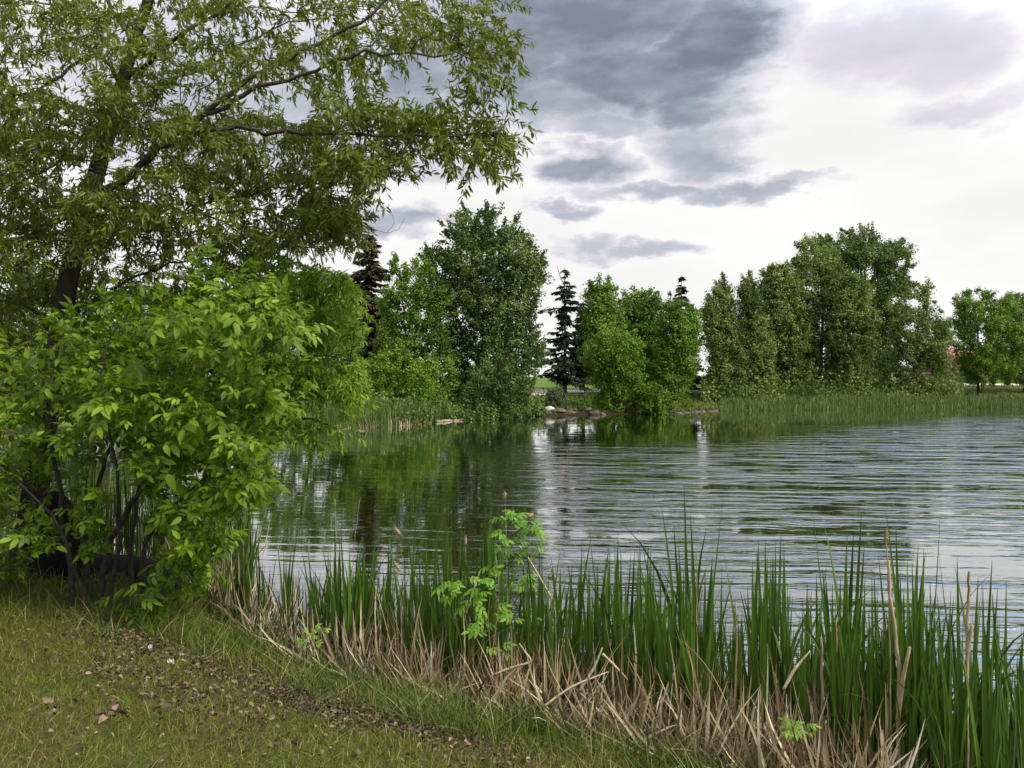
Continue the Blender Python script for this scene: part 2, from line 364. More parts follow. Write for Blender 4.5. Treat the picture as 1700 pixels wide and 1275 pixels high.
body = g.n('ShaderNodeBsdfDiffuse'); body.inputs[0].default_value = (.016, .019, .003, 1)
gl = g.n('ShaderNodeBsdfGlossy'); gl.inputs['Roughness'].default_value = .02; gl.inputs[0].default_value = (.95, .97, 1, 1)
fr = g.n('ShaderNodeFresnel'); fr.inputs[0].default_value = 1.33
for q_ in (gl.inputs['Normal'], fr.inputs['Normal']): g.put(q_, bp.outputs[0])
ms = g.n('ShaderNodeMixShader'); g.put(ms.inputs[0], g.mapr(fr.outputs[0], .02, .6, .30, .97, False))
g.nt.links.new(body.outputs[0], ms.inputs[1]); g.nt.links.new(gl.outputs[0], ms.inputs[2]); g.nt.links.new(ms.outputs[0], o.inputs[0])
wx = np.linspace(-60, 110, 35); wy = np.linspace(-30, 80, 23); WX, WY = np.meshgrid(wx, wy); k = np.arange(WX.size).reshape(WX.shape)
# the sheet ends under the banks all round
tag(mesh_np('water', np.stack([WX, WY, 0 * WX], -1).reshape(-1, 3), [np.stack([k[:-1, :-1], k[:-1, 1:], k[1:, 1:], k[1:, :-1]], -1).reshape(-1, 4)], m), kind='structure')

# ------------------------------------------------------------------ path on the far side
pp = [ray_ground(x, y, 20) for x, y in ((250, 700), (400, 690), (500, 682), (570, 674))]
pp += [ray_ground(x, y, 35) for x, y in ((700, 664), (880, 654), (985, 649.5), (1150, 645.5), (1300, 646.5), (1440, 646.5), (1500, 643.5), (1580, 640.5), (1660, 639), (1800, 638))]
pc = catmull([q[:2] for q in pp], 16); tn = nrm(np.gradient(pc, axis=0)); sd2 = np.stack([-tn[:, 1], tn[:, 0]], 1)
rows = []
for u in np.linspace(-1.35, 1.35, 5):
    q = pc + sd2 * u; rows.append(np.column_stack([q, gz(q[:, 0], q[:, 1]) + .05 + .03 * (1 - (u / 1.35) ** 2)]))
V = np.stack(rows, 1).reshape(-1, 3); n = len(pc); k = np.arange(n * 5).reshape(n, 5)
tag(mesh_np('path', V, [np.stack([k[:-1, :-1], k[1:, :-1], k[1:, 1:], k[:-1, 1:]], -1).reshape(-1, 4)], M['path'], smooth=True), kind='structure')

# ------------------------------------------------------------------ wood
class Wood:
    def __init__(s, cap=40000):
        s.p = np.zeros((cap, 3)); s.d = np.zeros((cap, 3)); s.par = np.full(cap, -1, int); s.r = np.zeros(cap); s.tag = np.zeros(cap, int); s.n = 0; s.anchor = []
    def add(s, p, par, d, r=0., tag=0):
        i = s.n; s.p[i] = p; s.par[i] = par; s.d[i] = d; s.r[i] = r; s.tag[i] = tag; s.n += 1; return i
    def limb(s, pts, r0, r1, tag, attach=None, step=.16, wig=.0, rg=rng):
        q = catmull(pts, max(2, int(np.linalg.norm(np.diff(pts, axis=0), axis=1).mean() / step)))
        if wig: q[1:] += rg.normal(0, wig, (len(q) - 1, 3))
        par = -1
        if attach is not None:
            sel = [i for i in range(s.n) if s.tag[i] in attach]
            j = sel[int(np.argmin(np.linalg.norm(s.p[sel] - q[0], axis=1)))]
            par = j
            q = q[1:] if np.linalg.norm(s.p[j] - q[0]) < .3 else q
        L = len(q)
        for k in range(L):
            prev = s.p[par] if par >= 0 else q[0] - (q[1] - q[0])
            t = k / max(1, L - 1)
            par = s.add(q[k], par, nrm(q[k] - prev), r0 + (r1 - r0) * t ** .8, tag)
        return par
    def grow(s, A, step=.3, sag=0., back=.6, wig=.03, rg=rng, tag=99, up=0.):
        A = np.asarray(A); base = s.p[:s.n]
        dm = np.array([np.min(np.linalg.norm(base - a, axis=1)) for a in A])
        for a in A[np.argsort(dm)]:
            v = a - s.p[:s.n]; L = np.linalg.norm(v, axis=1) + 1e-6
            cs = (v * s.d[:s.n]).sum(1) / L
            cost = L * (1 + back * (1 - cs)) 
            j = int(np.argmin(cost)); L0 = L[j]
            if L0 < step * .3: continue
            k = max(1, int(round(L0 / step))); p0 = s.p[j].copy(); c1 = p0 + s.d[j] * L0 * .33 + np.array([0, 0, up * L0]); par = j
            for t in np.linspace(0, 1, k + 1)[1:]:
                q = (1 - t) ** 2 * p0 + 2 * t * (1 - t) * c1 + t * t * a
                if t < 1: q = q + rg.normal(0, wig, 3) * step
                q[2] -= sag * t * t * L0
                par = s.add(q, par, nrm(q - s.p[par]), 0., tag)
            s.anchor.append(par)
            if s.n > len(s.p) - 60: break
    def finish(s, tip=.003, e=2.4, rmax_child=.85):
        acc = np.zeros(s.n); r = np.zeros(s.n)
        for i in range(s.n - 1, -1, -1):
            own = acc[i] ** (1 / e) if acc[i] > 0 else tip
            r[i] = s.r[i] if s.r[i] > 0 else own
            if s.par[i] >= 0 and s.r[i] == 0: acc[s.par[i]] += r[i] ** e
        for i in range(s.n):
            j = s.par[i]
            if j >= 0 and s.r[i] == 0: r[i] = min(r[i], r[j] * (rmax_child if s.r[j] > 0 else 1.))
        s.rad = np.maximum(r, tip * .8)
        ch = [[] for _ in range(s.n)]
        for i in range(s.n):
            if s.par[i] >= 0: ch[s.par[i]].append(i)
        s.ch = ch; s.chains = []
        roots = [i for i in range(s.n) if s.par[i] < 0]; st = [[i] for i in roots]
        while st:
            c = st.pop(); i = c[-1]
            while ch[i]:
                same = [k for k in ch[i] if s.tag[k] == s.tag[i]]
                if not same: break
                mk = max(same, key=lambda k: s.rad[k])
                for k in ch[i]:
                    if k != mk: st.append([i, k])
                c.append(mk); i = mk
            else: pass
            if ch[i]:
                for k in ch[i]: st.append([i, k])
            s.chains.append(c)
        s.ptr = s.chains
        return s
    def mesh(s, name, m, parent, tags=None, rmin=0., origin=np.zeros(3), flare=None):
        V = []; Fq = []; Tr = []; off = 0
        for c in s.chains:
            tg = s.tag[c[-1]]
            if tags is not None and tg not in tags: continue
            c = list(c)
            p = s.p[c]; r = s.rad[c].copy()
            if len(c) > 1 and s.tag[c[0]] != tg or (len(c) > 1 and s.par[c[1]] == c[0] and r[0] > r[1] * 1.3): r[0] = r[1]
            if r.max() < rmin or len(c) < 2 or (flare and s.tag[c[0]] == tg and False): continue
            ns = 10 if r.max() > .06 else (7 if r.max() > .02 else (5 if r.max() > .008 else 3))
            t = nrm(np.gradient(p, axis=0)); ax = np.eye(3)[int(np.argmin(np.abs(t.mean(0))))]
            u = nrm(np.cross(t, ax)); v = np.cross(t, u)
            an = np.linspace(0, 2 * np.pi, ns, endpoint=False)
            rr = r[:, None] * (1 + (.10 * np.sin(3 * an[None] + p[:, 2:3] * 2) + .06 * np.sin(5 * an[None] - p[:, :1] * 5) if ns >= 7 else 0))
            ring = p[:, None] + rr[..., None] * (np.cos(an)[None, :, None] * u[:, None] + np.sin(an)[None, :, None] * v[:, None])
            L = len(c); V.append(ring.reshape(-1, 3)); k = off + np.arange(L * ns).reshape(L, ns); kn = np.roll(k, -1, 1)
            Fq.append(np.stack([k[:-1], kn[:-1], kn[1:], k[1:]], -1).reshape(-1, 4))
            V.append(p[-1:] + t[-1:] * r[-1]); tipi = off + L * ns
            Tr.append(np.stack([k[-1], kn[-1], np.full(ns, tipi)], -1))
            off += L * ns + 1
        if not V: return None
        return mesh_np(name, np.concatenate(V) - origin, [np.concatenate(Fq), np.concatenate(Tr)], m, parent, smooth=True)
    def segs(s, rmax=.01, tags=None):
        i = np.array([k for k in range(s.n) if s.par[k] >= 0 and s.rad[k] <= rmax and (tags is None or s.tag[k] in tags)])
        return s.p[s.par[i]], s.p[i]

# leaf templates: x along the leaf, y across, z normal
def leaf_tpl(wid=.25, fold=.25, curl=.25, st=(.0, .3, .65, 1.), ws=(0, 1., .75, 0)):
    V = []; Fc = []; c = lambda x: -curl * x * x
    V.append((0, 0, 0))
    for x, w_ in zip(st[1:-1], ws[1:-1]):
        h = wid * w_ / 2
        V += [(x, -h, c(x) + fold * h), (x, 0, c(x)), (x, h, c(x) + fold * h)]
    V.append((1, 0, c(1))); n = len(V); T = []; Q = []
    T += [(0, 1, 2), (0, 2, 3)]
    for k in range(len(st) - 3):
        a = 1 + 3 * k; b = a + 3; Q += [(a, b, b + 1, a + 1), (a + 1, b + 1, b + 2, a + 2)]
    a = n - 4; T += [(a, n - 1, a + 1), (a + 1, n - 1, a + 2)]
    return np.array(V, float), np.array(T), np.array(Q)
LW = leaf_tpl(.24, .35, .22, (0, .28, .68, 1), (0, .95, .8, 0))
LA = leaf_tpl(.50, .25, .25, (0, .22, .62, 1), (0, .9, .9, 0))
def compound(pairs=2, leaf=LA, ln=.62):
    V = []; T = []; Q = []; off = 0
    def put(o_, ang, k, droop):
        nonlocal off
        v = leaf[0] * k; ca, sa = math.cos(ang), math.sin(ang)
        v = np.column_stack([v[:, 0] * ca - v[:, 1] * sa, v[:, 0] * sa + v[:, 1] * ca, v[:, 2] - droop * v[:, 0]]) + o_
        V.append(v); T.append(leaf[1] + off); Q.append(leaf[2] + off); off += len(v)
    for i in range(pairs):
        x = .28 + i * .36 / max(1, pairs - .5)
        for sg in (-1, 1): put(np.array([x, 0, -.1 * x * x]), sg * R(62 - 8 * i), ln * (.7 + .12 * i), .25)
    put(np.array([.72, 0, -.06]), 0, ln * .85, .3)
    rz = np.array([(0, -.008, 0), (0, .008, 0), (.72, .006, -.05), (.72, -.006, -.05)]); V.append(rz); Q.append(np.array([[0, 1, 2, 3]]) + off)
    return np.concatenate(V), np.concatenate(T), np.concatenate(Q)
CP = compound(2); CP1 = compound(1)
LQ = (np.array([(0, 0, 0), (.45, -.42, .05), (1, 0, -.12), (.45, .42, .05)], float), np.array([(0, 1, 2), (0, 2, 3)]), np.zeros((0, 4), int))
LN = (np.array([(0, -.05, 0), (0, .05, 0), (1, .03, -.1), (1, -.03, -.1)], float), np.zeros((0, 3), int), np.array([(0, 1, 2, 3)]))
def scatter(name, tpl, pos, dr, nm, size, m, parent, smooth=False):
    v, T, Q = tpl; N = len(pos)
    x = nrm(dr); z = nrm(nm - (nm * x).sum(1, keepdims=True) * x); y = np.cross(z, x)
    size = np.broadcast_to(size, (N,))
    W = pos[:, None] + size[:, None, None] * (v[None, :, :1] * x[:, None] + v[None, :, 1:2] * y[:, None] + v[None, :, 2:] * z[:, None])
    base = (np.arange(N) * len(v))[:, None, None]; fs = []
    if len(T): fs.append((T[None] + base).reshape(-1, 3))
    if len(Q): fs.append((Q[None] + base).reshape(-1, 4))
    return mesh_np(name, W.reshape(-1, 3), fs, m, parent, smooth)
def twig_leaves(a, b, per_m, rg, fwd=.6, side=.8, droop=.35, upn=.9, jit=.01, cap=None):
    L = np.linalg.norm(b - a, axis=1); n = rg.poisson(L * per_m); i = np.repeat(np.arange(len(a)), n)
    if cap and len(i) > cap: i = rg.choice(i, cap, replace=False)
    t = rg.random((len(i), 1)); pos = a[i] + (b[i] - a[i]) * t + rg.normal(0, jit, (len(i), 3))
    d = nrm(b[i] - a[i]); rv = rg.normal(size=(len(i), 3)); sv = nrm(np.cross(d, rv))
    dr = nrm(d * fwd + sv * side + np.array([0, 0, -droop]) + rg.normal(0, .18, (len(i), 3)))
    nm = nrm(rg.normal(0, .55, (len(i), 3)) + np.array([0, 0, upn]))
    return pos, dr, nm

# ------------------------------------------------------------------ polygons in the photograph -> points in a solid crown
def inpoly(x, y, poly):
    ins = np.zeros(x.shape, bool); n = len(poly)
    for i in range(n):
        (x0, y0), (x1, y1) = poly[i], poly[(i + 1) % n]
        if y0 == y1: continue
        ins ^= ((y0 > y) != (y1 > y)) & (x < (x1 - x0) * (y - y0) / (y1 - y0) + x0)
    return ins
def edge_dist(x, y, poly):
    d = np.full(x.shape, 1e9)
    for a, b in zip(poly, np.roll(poly, -1, 0)):
        e = b - a; t = np.clip(((x - a[0]) * e[0] + (y - a[1]) * e[1]) / max(e @ e, 1e-9), 0, 1)
        d = np.minimum(d, np.hypot(x - a[0] - t * e[0], y - a[1] - t * e[1]))
    return d
def crown_pts(poly, Y, n, rg, thick=.8, shell=.4, holes=0, hole_r=14, inset=0.):
    poly = np.array(poly, float); x0, y0 = poly.min(0); x1, y1 = poly.max(0); X = []; Yy = []
    while len(X) < n:
        x = rg.uniform(x0, x1, n * 3); y = rg.uniform(y0, y1, n * 3); k = inpoly(x, y, poly)
        if inset: k &= edge_dist(x, y, poly) > inset * rg.uniform(.1, 1.2, len(x))
        X += list(x[k]); Yy += list(y[k])
    x = np.array(X[:n]); y = np.array(Yy[:n])
    per_ = np.vstack([poly, poly[:1]]); sg = np.linalg.norm(np.diff(per_, axis=0), axis=1); nb = int(sg.sum() / 34)
    cum = np.concatenate([[0], np.cumsum(sg)]); tt = rg.uniform(0, cum[-1], nb); bxy = np.column_stack([np.interp(tt, cum, per_[:, 0]), np.interp(tt, cum, per_[:, 1])])
    br = rg.uniform(5, 12, nb); k = (np.hypot(x[:, None] - bxy[:, 0], y[:, None] - bxy[:, 1]) > br).all(1); x = x[k]; y = y[k]
    if holes:
        hc = np.column_stack([rg.uniform(x0, x1, holes), rg.uniform(y0, y1, holes)])
        dd = np.min(np.hypot((x[:, None] - hc[:, 0]) / 1.2, y[:, None] - hc[:, 1]), axis=1); k = dd > hole_r; x = x[k]; y = y[k]
    # row extents for the depth of the crown at that height
    rows = np.linspace(y0, y1, 60); lo = np.zeros(60); hi = np.zeros(60)
    tx = np.linspace(x0, x1, 160)
    for i, ry in enumerate(rows):
        k = inpoly(tx, np.full_like(tx, ry + .01), poly)
        lo[i], hi[i] = (tx[k].min(), tx[k].max()) if k.any() else ((x0 + x1) / 2, (x0 + x1) / 2)
    L = np.interp(y, rows, lo); H = np.interp(y, rows, hi); hw = np.maximum((H - L) / 2, 2); u = (x - (L + H) / 2) / hw
    dm = thick * hw * np.sqrt(np.clip(1 - u * u, .05, 1)) * Y / F
    s = rg.uniform(-1, 1, len(x)); s = np.sign(s) * np.abs(s) ** (1 - shell)
    yy = Y + s * dm
    return Pv(x, y, yy), np.stack([u, s], 1)

# ------------------------------------------------------------------ far trees
def far_tree(name, label, poly, Y, base, m, clumps=450, per=34, csz=.42, leaf=.17, group='trees on the far bank', cat='tree', bark='bark', trunk_r=.2, holes=3, hole_r=8, thick=.8, plume=.65, ins=.35, seed=1, lean=None, forks=0, hgt=None, tri=LQ, vis=.5):
    rg = np.random.default_rng(seed); poly = np.array(poly, float); per = int(per * 2.2); clumps = int(clumps * 1.25); leaf *= .80
    bx, by = base; b = Pv(bx, by, Y); gzv = G(b[0], b[1]); b[2] = gzv - .1
    top = P(poly[np.argmin(poly[:, 1])][0] * .6 + .4 * poly[:, 0].mean(), poly[:, 1].min() + (poly[:, 1].max() - poly[:, 1].min()) * .12, Y)
    root = thing(name, label, cat, group, loc=tuple(b))
    W = Wood(30000)
    mid = (b + top) / 2 + np.array([rg.normal(0, .25), rg.normal(0, .2), 0])
    W.limb([b, b * .7 + mid * .3 + rg.normal(0, .08, 3), mid, top * .6 + mid * .4 + rg.normal(0, .15, 3), top], trunk_r, .03, 1, step=.5)
    A, us = crown_pts(poly, Y, clumps, rg, thick, .45, holes, hole_r, csz * F / Y * ins)
    cen = poly.mean(0); vx = poly[poly[:, 1] < by - 60]
    if len(vx) > 5: A = np.vstack([A, Pv(vx[:, 0], vx[:, 1] + 1, Y + rg.normal(0, .5, len(vx)))])
    W.grow(A, step=.8, back=.9, wig=.12, rg=rg, sag=0, up=.06)
    W.finish(.012, 2.3)
    W.mesh('trunk', M[bark], root, tags=[1], origin=b)
    W.mesh('branches', M[bark], root, tags=[99], origin=b)
    tips = W.p[np.array(W.anchor)]; td = W.d[np.array(W.anchor)]
    N = len(tips); i = np.repeat(np.arange(N), per)
    ed = edge_dist(850 + tips[:, 0] / tips[:, 1] * F, HZ - (tips[:, 2] - CH) / tips[:, 1] * F, poly)
    cs = (csz * rg.uniform(.6, 1.4, N) * np.where(ed < 5, .55, 1))[i][:, None]
    o_ = rg.normal(size=(len(i), 3)); o_ = nrm(o_) * rg.random((len(i), 1)) ** .45
    along = nrm(td[i] * .8 + np.array([0, 0, .45]))
    off_ = o_ * cs * (.95 - .35 * plume) + along * ((o_ * along).sum(1, keepdims=True)) * cs * plume
    pos = tips[i] + off_
    nm = nrm(o_ * 1.2 + np.array([0, 0, .5]) + rg.normal(0, .2, (len(i), 3)))
    dr = nrm(rg.normal(size=(len(i), 3)) + np.array([0, 0, -.35]) + .5 * along)
    scatter('crown', tri, pos - b, dr, nm, leaf * rg.uniform(.6, 1.35, len(i)), M[m], root)
    return root

def spruce(name, label, base, topy, halfw, Y, m, dens=1., seed=3, bark='bark', ragged=.2, dead_top=0, trunk_r=.16, low=.08, forked=False):
    rg = np.random.default_rng(seed); bx, by = base; b = Pv(bx, by, Y); b[2] = G(b[0], b[1]) - .1
    H = P(bx, topy, Y)[2] - b[2]; Wd = halfw / F * Y; root = thing(name, label, 'spruce tree', 'trees on the far bank', tuple(b))
    W = Wood(30000); W.limb([b, b + [0.05, 0, H * .3], b + [.0, .05, H * .65], b + [.03, 0, H]], trunk_r, .015, 1, step=.3)
    if forked:
        s0 = b + [0, 0, H * .86]; W.limb([s0, s0 + [-.35, .05, H * .07], s0 + [-.55, 0, H * .15]], .035, .012, 1, attach=[1], step=.2)
    A = []; B = []
    for h in np.sort(1 - (1 - low) * rg.random(330 if dens > .7 else 190) ** .62):
        h = min(h, .985); wr = Wd * (1 - h) ** .85 * (1 if h > .12 else .85) + .12
        for k in range(1):
            a = rg.uniform(0, 6.283); L = wr * rg.uniform(1 - ragged * 1.6, 1 + ragged * .6)
            if rg.random() > .5 + .5 * dens: L *= .5
            tw_ = rg.normal(0, .18)
            dirv = np.array([math.cos(a), math.sin(a), 0]); p0 = b + [0, 0, h * H]
            pts = [p0 + dirv * L * t + np.array([0, 0, (-.55 * t + .38 * t * t + tw_ * t) * L * (1.1 - h) + .05 * L]) for t in (0, .33, .66, 1)]
            par = None; j = int(np.argmin(np.linalg.norm(W.p[:W.n] - p0, axis=1))); par = j
            for q in pts[1:]:
                par = W.add(q, par, nrm(q - W.p[par]), 0., 99)
            pts = np.array(pts); n = int(L * (60 * dens + 8)) + 4
            t = rg.random(n) ** .8 * 3; ii = np.minimum(t.astype(int), 2); q = pts[ii] + (pts[ii + 1] - pts[ii]) * (t - ii)[:, None]
            perp = np.array([-dirv[1], dirv[0], 0]); sgn = rg.choice([-1, 1], n)[:, None]
            A.append(q); B.append(nrm(dirv * .6 + perp * sgn * rg.uniform(.2, 1.1, (n, 1)) + np.array([0, 0, -.35]) + rg.normal(0, .2, (n, 3))))
    W.finish(.012, 2.2)
    W.mesh('trunk', M[bark], root, origin=b)
    A = np.concatenate(A); B = np.concatenate(B)
    nd = (np.array([(0, -.12, 0), (0, .12, 0), (.6, .13, -.05), (1, 0, -.15), (.6, -.13, -.05)], float), np.array([(2, 3, 4)]), np.array([(0, 1, 2, 4)]))
    nm = nrm(rg.normal(0, .5, A.shape) + [0, 0, 1])
    scatter('crown', nd, A - b, B, nm, rg.uniform(.22, .5, len(A)), M[m], root)
    return root

FT = 'trees on the far bank'
spruce('spruce_tree', 'dark browning spruce with rusty tips, partly behind the willow leaves', (612, 690), 374, 84, 56, 'spruce_brown', 1., 11, ragged=.28, low=.05)
spruce('spruce_tree', 'thin ragged spruce with forked dead top beside the grassy slope', (937, 642), 443, 62, 60, 'spruce', .5, 12, ragged=.55, forked=True, trunk_r=.2, low=.1)
spruce('spruce_tree', 'narrow dark spruce whose tip pokes up behind the light green trees', (1131, 640), 457, 34, 72, 'spruce', .9, 13, ragged=.3)
spruce('spruce_tree', 'dark spruce mostly hidden between the ragged spruce and the rounded poplar', (968, 640), 500, 30, 66, 'spruce', .9, 14, ragged=.3, low=.2)
far_tree('poplar_tree', 'mid green tree with pale trunk left of the tallest dark tree',
   [(655,425),(672,440),(690,432),(705,425),(720,450),(745,470),(755,520),(760,600),(765,690),(700,695),(640,690),(600,680),(590,640),(615,600),(632,540),(628,500),(645,460),(650,435)], 46.5, (703, 694), 'poplar', 640, 36, .42, .16, bark='greybark', trunk_r=.17, seed=21, thick=.7)
far_tree('poplar_tree', 'bright green bushy tree low at the water left of the pale trunk',
   [(640,575),(665,570),(690,590),(715,610),(735,650),(745,690),(690,697),(640,694),(600,690),(590,650),(588,620),(605,598),(620,590)], 43.6, (660, 697), 'bright', 240, 36, .38, .15, seed=22, ins=.9, trunk_r=.1, holes=0)
far_tree('cottonwood_tree', 'tallest dark green tree with spiky round crown at the water',
   [(742,378),(754,358),(768,338),(778,350),(795,355),(808,340),(820,352),(830,348),(838,368),(855,362),(860,358),(866,388),(880,400),(888,412),(900,422),(906,435),(905,462),(893,490),(900,515),(893,540),(902,575),(905,600),(888,625),(884,650),(882,690),(850,694),(780,697),(735,690),(745,640),(740,580),(722,520),(715,470),(700,425),(708,410),(722,414),(735,400),(740,385),(733,370)], 48.5, (808, 694), 'cottonwood', 1350, 32, .46, .17, plume=1.3, trunk_r=.26, seed=23, holes=7, hole_r=10, thick=.75)
far_tree('cottonwood_tree', 'dark leafy low tree skirting the base of the tallest tree',
   [(790,600),(830,590),(862,600),(880,640),(886,690),(850,695),(800,697),(765,694),(762,640)], 45.2, (826, 694), 'cottonwood', 150, 34, .36, .15, seed=24, trunk_r=.1, holes=0)
far_tree('poplar_tree', 'rounded green tree right of the ragged forked spruce',
   [(972,490),(980,468),(995,460),(1010,462),(1022,478),(1030,500),(1036,540),(1034,600),(1010,645),(975,640),(962,590),(960,545),(966,515)], 61, (1000, 652), 'poplar', 480, 34, .5, .19, seed=25, ins=.9, trunk_r=.16)
far_tree('poplar_tree', 'light green tree between the rounded tree and the narrow spruce tip',
   [(1028,500),(1036,485),(1052,478),(1066,486),(1078,482),(1090,484),(1098,500),(1108,540),(1106,600),(1098,650),(1050,655),(1030,620),(1024,560)], 64, (1066, 652), 'poplar', 560, 34, .5, .19, seed=26, trunk_r=.17, holes=4)
far_tree('poplar_tree', 'light green tree standing in front of the narrow spruce tip',
   [(1098,508),(1112,486),(1128,500),(1146,505),(1160,520),(1166,560),(1160,600),(1148,640),(1130,675),(1098,668),(1084,620),(1086,560)], 60, (1122, 672), 'poplar', 600, 34, .5, .18, seed=27, trunk_r=.16, holes=5)
far_tree('maple_tree', 'bright green broad bushy tree overhanging the rocky shore',
   [(985,556),(1003,545),(1018,538),(1035,542),(1052,550),(1068,572),(1074,600),(1072,625),(1062,650),(1060,680),(1035,690),(1000,688),(985,668),(985,640),(975,610),(965,595),(962,580),(972,575)], 51.5, (1022, 686), 'bright', 420, 34, .42, .15, seed=28, ins=.9, trunk_r=.12, holes=2, hole_r=8)
far_tree('maple_tree', 'bright green low bush leaning over the water beside the broad one',
   [(1062,640),(1080,634),(1100,642),(1114,655),(1121,672),(1118,687),(1090,690),(1060,689),(1055,665)], 50.6, (1088, 687), 'bright', 130, 34, .34, .14, seed=29, ins=.9, trunk_r=.07, holes=0)
far_tree('shrub', 'small grey green shrub on the shore behind the pale rock',
   [(912,645),(924,634),(936,645),(944,660),(946,680),(930,688),(910,686),(903,668)], 50.5, (925, 687), 'grey', 90, 30, .30, .12, cat='shrub', group='shrubs on the far bank', seed=30, trunk_r=.04, holes=0)
far_tree('shrub', 'thin low shrub at the water between the grey shrub and the bright bushy tree',
   [(958,668),(968,655),(980,660),(990,672),(992,686),(955,686)], 50.4, (973, 687), 'poplar', 40, 26, .28, .12, cat='shrub', group='shrubs on the far bank', seed=31, trunk_r=.03, holes=0)
far_tree('shrub', 'dark green rounded shrub beside the grassy gap under the silvery trees',
   [(1120,652),(1135,642),(1150,655),(1158,670),(1150,683),(1118,684)], 55, (1137, 683), 'poplar', 60, 30, .32, .13, cat='shrub', group='shrubs on the far bank', seed=32, trunk_r=.04, holes=0)
# the right hand stand
far_tree('silver_poplar_tree', 'slender silvery green tree with pointed top at the grassy gap',
   [(1200,456),(1210,478),(1218,500),(1226,540),(1240,600),(1236,650),(1205,665),(1180,655),(1172,610),(1168,560),(1165,520),(1178,490),(1190,470)], 63, (1204, 660), 'silver', 760, 32, .48, .18, plume=1.2, seed=41, trunk_r=.16, bark='greybark')
far_tree('silver_poplar_tree', 'second silvery green tree with a notch of sky beside the slender one',
   [(1244,452),(1256,470),(1264,500),(1284,560),(1290,650),(1250,665),(1222,655),(1220,580),(1218,520),(1226,480),(1236,462)], 64, (1254, 660), 'silver', 780, 32, .48, .18, plume=1.2, seed=42, trunk_r=.16, bark='greybark')
far_tree('silver_poplar_tree', 'wide grey green tree forming the left shoulder of the large stand',
   [(1266,452),(1284,440),(1306,438),(1330,470),(1345,540),(1348,640),(1310,662),(1268,660),(1262,600),(1256,520),(1258,480)], 66, (1300, 658), 'silver', 900, 32, .5, .19, plume=1.1, seed=43, trunk_r=.2)
far_tree('silver_poplar_tree', 'big leafy grey green tree in the middle of the large stand',
   [(1322,405),(1338,396),(1360,394),(1385,410),(1402,440),(1408,500),(1410,600),(1400,650),(1350,660),(1310,655),(1306,580),(1308,500),(1314,440)], 68, (1360, 655), 'silver', 700, 32, .55, .2, seed=44, trunk_r=.22, holes=5)
far_tree('silver_poplar_tree', 'olive green tree with drooping right side in front of the tallest dark crown',
   [(1392,440),(1410,452),(1436,458),(1448,490),(1456,530),(1462,570),(1452,600),(1450,640),(1420,656),(1380,655),(1372,600),(1370,520),(1378,460)], 66, (1412, 655), 'silver', 760, 32, .5, .19, plume=1.1, seed=45, trunk_r=.17, holes=5)
far_tree('cottonwood_tree', 'large dark green tree with the highest rounded crown of the right stand',
   [(1345,400),(1362,392),(1378,396),(1398,380),(1416,384),(1430,377),(1448,378),(1456,395),(1478,402),(1496,398),(1512,408),(1516,440),(1508,460),(1518,480),(1506,510),(1496,545),(1488,600),(1470,640),(1440,645),(1420,600),(1400,540),(1370,480),(1350,440)], 78, (1462, 640), 'cottonwood', 1100, 32, .62, .22, plume=1.1, seed=46, trunk_r=.3, holes=10, hole_r=9)
far_tree('silver_poplar_tree', 'loose grey green tree standing alone between dark crown and road gap',
   [(1500,478),(1518,470),(1540,466),(1548,476),(1552,500),(1562,515),(1580,540),(1588,570),(1582,620),(1568,648),(1530,656),(1498,652),(1484,620),(1476,580),(1480,530),(1490,500)], 67, (1530, 652), 'silver', 560, 30, .48, .18, seed=47, trunk_r=.18, holes=10, hole_r=9)
far_tree('poplar_tree', 'yellowish green open tree in front of the red roofed building',
   [(1584,495),(1600,484),(1625,480),(1650,486),(1690,490),(1730,540),(1724,600),(1690,628),(1650,636),(1610,630),(1590,610),(1582,570),(1580,530)], 72, (1625, 645), 'poplar', 760, 28, .48, .19, seed=48, trunk_r=.15, holes=14, hole_r=9)
far_tree('poplar_tree', 'green tree at the right edge beyond the open yellowish one',
   [(1655,520),(1680,490),(1710,480),(1745,500),(1770,560),(1760,620),(1720,640),(1670,636),(1648,600),(1645,560)], 76, (1700, 645), 'silver', 520, 30, .5, .19, seed=53, trunk_r=.16)
far_tree('shrub', 'low leafy thicket hiding most of the red roofed building',
   [(1585,610),(1610,596),(1640,600),(1670,594),(1700,602),(1720,640),(1590,642)], 82, (1650, 640), 'silver', 160, 28, .45, .18, cat='shrub', group='shrubs on the far bank', seed=54, trunk_r=.05, holes=2)
far_tree('cottonwood_tree', 'dark lower tree filling in behind the silvery trees of the right stand',
   [(1190,540),(1225,520),(1260,525),(1300,510),(1330,560),(1340,650),(1260,660),(1190,655),(1180,600)], 74, (1262, 652), 'cottonwood', 420, 30, .55, .2, seed=55, trunk_r=.15, holes=2)
far_tree('cottonwood_tree', 'dark lower tree filling in under the large rounded crown',
   [(1400,560),(1440,540),(1470,560),(1490,600),(1494,645),(1420,652),(1380,650),(1385,600)], 76, (1440, 645), 'cottonwood', 220, 30, .5, .2, seed=56, trunk_r=.12, holes=3)
far_tree('poplar_tree', 'mid green tree filling in between the ragged spruce and the tallest tree base',
   [(1040,560),(1075,545),(1110,560),(1150,570),(1158,630),(1140,665),(1080,668),(1040,640)], 66, (1095, 660), 'poplar', 300, 30, .5, .19, seed=57, trunk_r=.14, holes=2)
far_tree('shrub', 'thin sapling at the path before the red roofed building',
   [(1618,600),(1632,590),(1644,602),(1646,630),(1634,645),(1616,640)], 70, (1628, 652), 'silver', 40, 24, .4, .16, cat='shrub', group='shrubs on the far bank', seed=49, trunk_r=.04, holes=0)
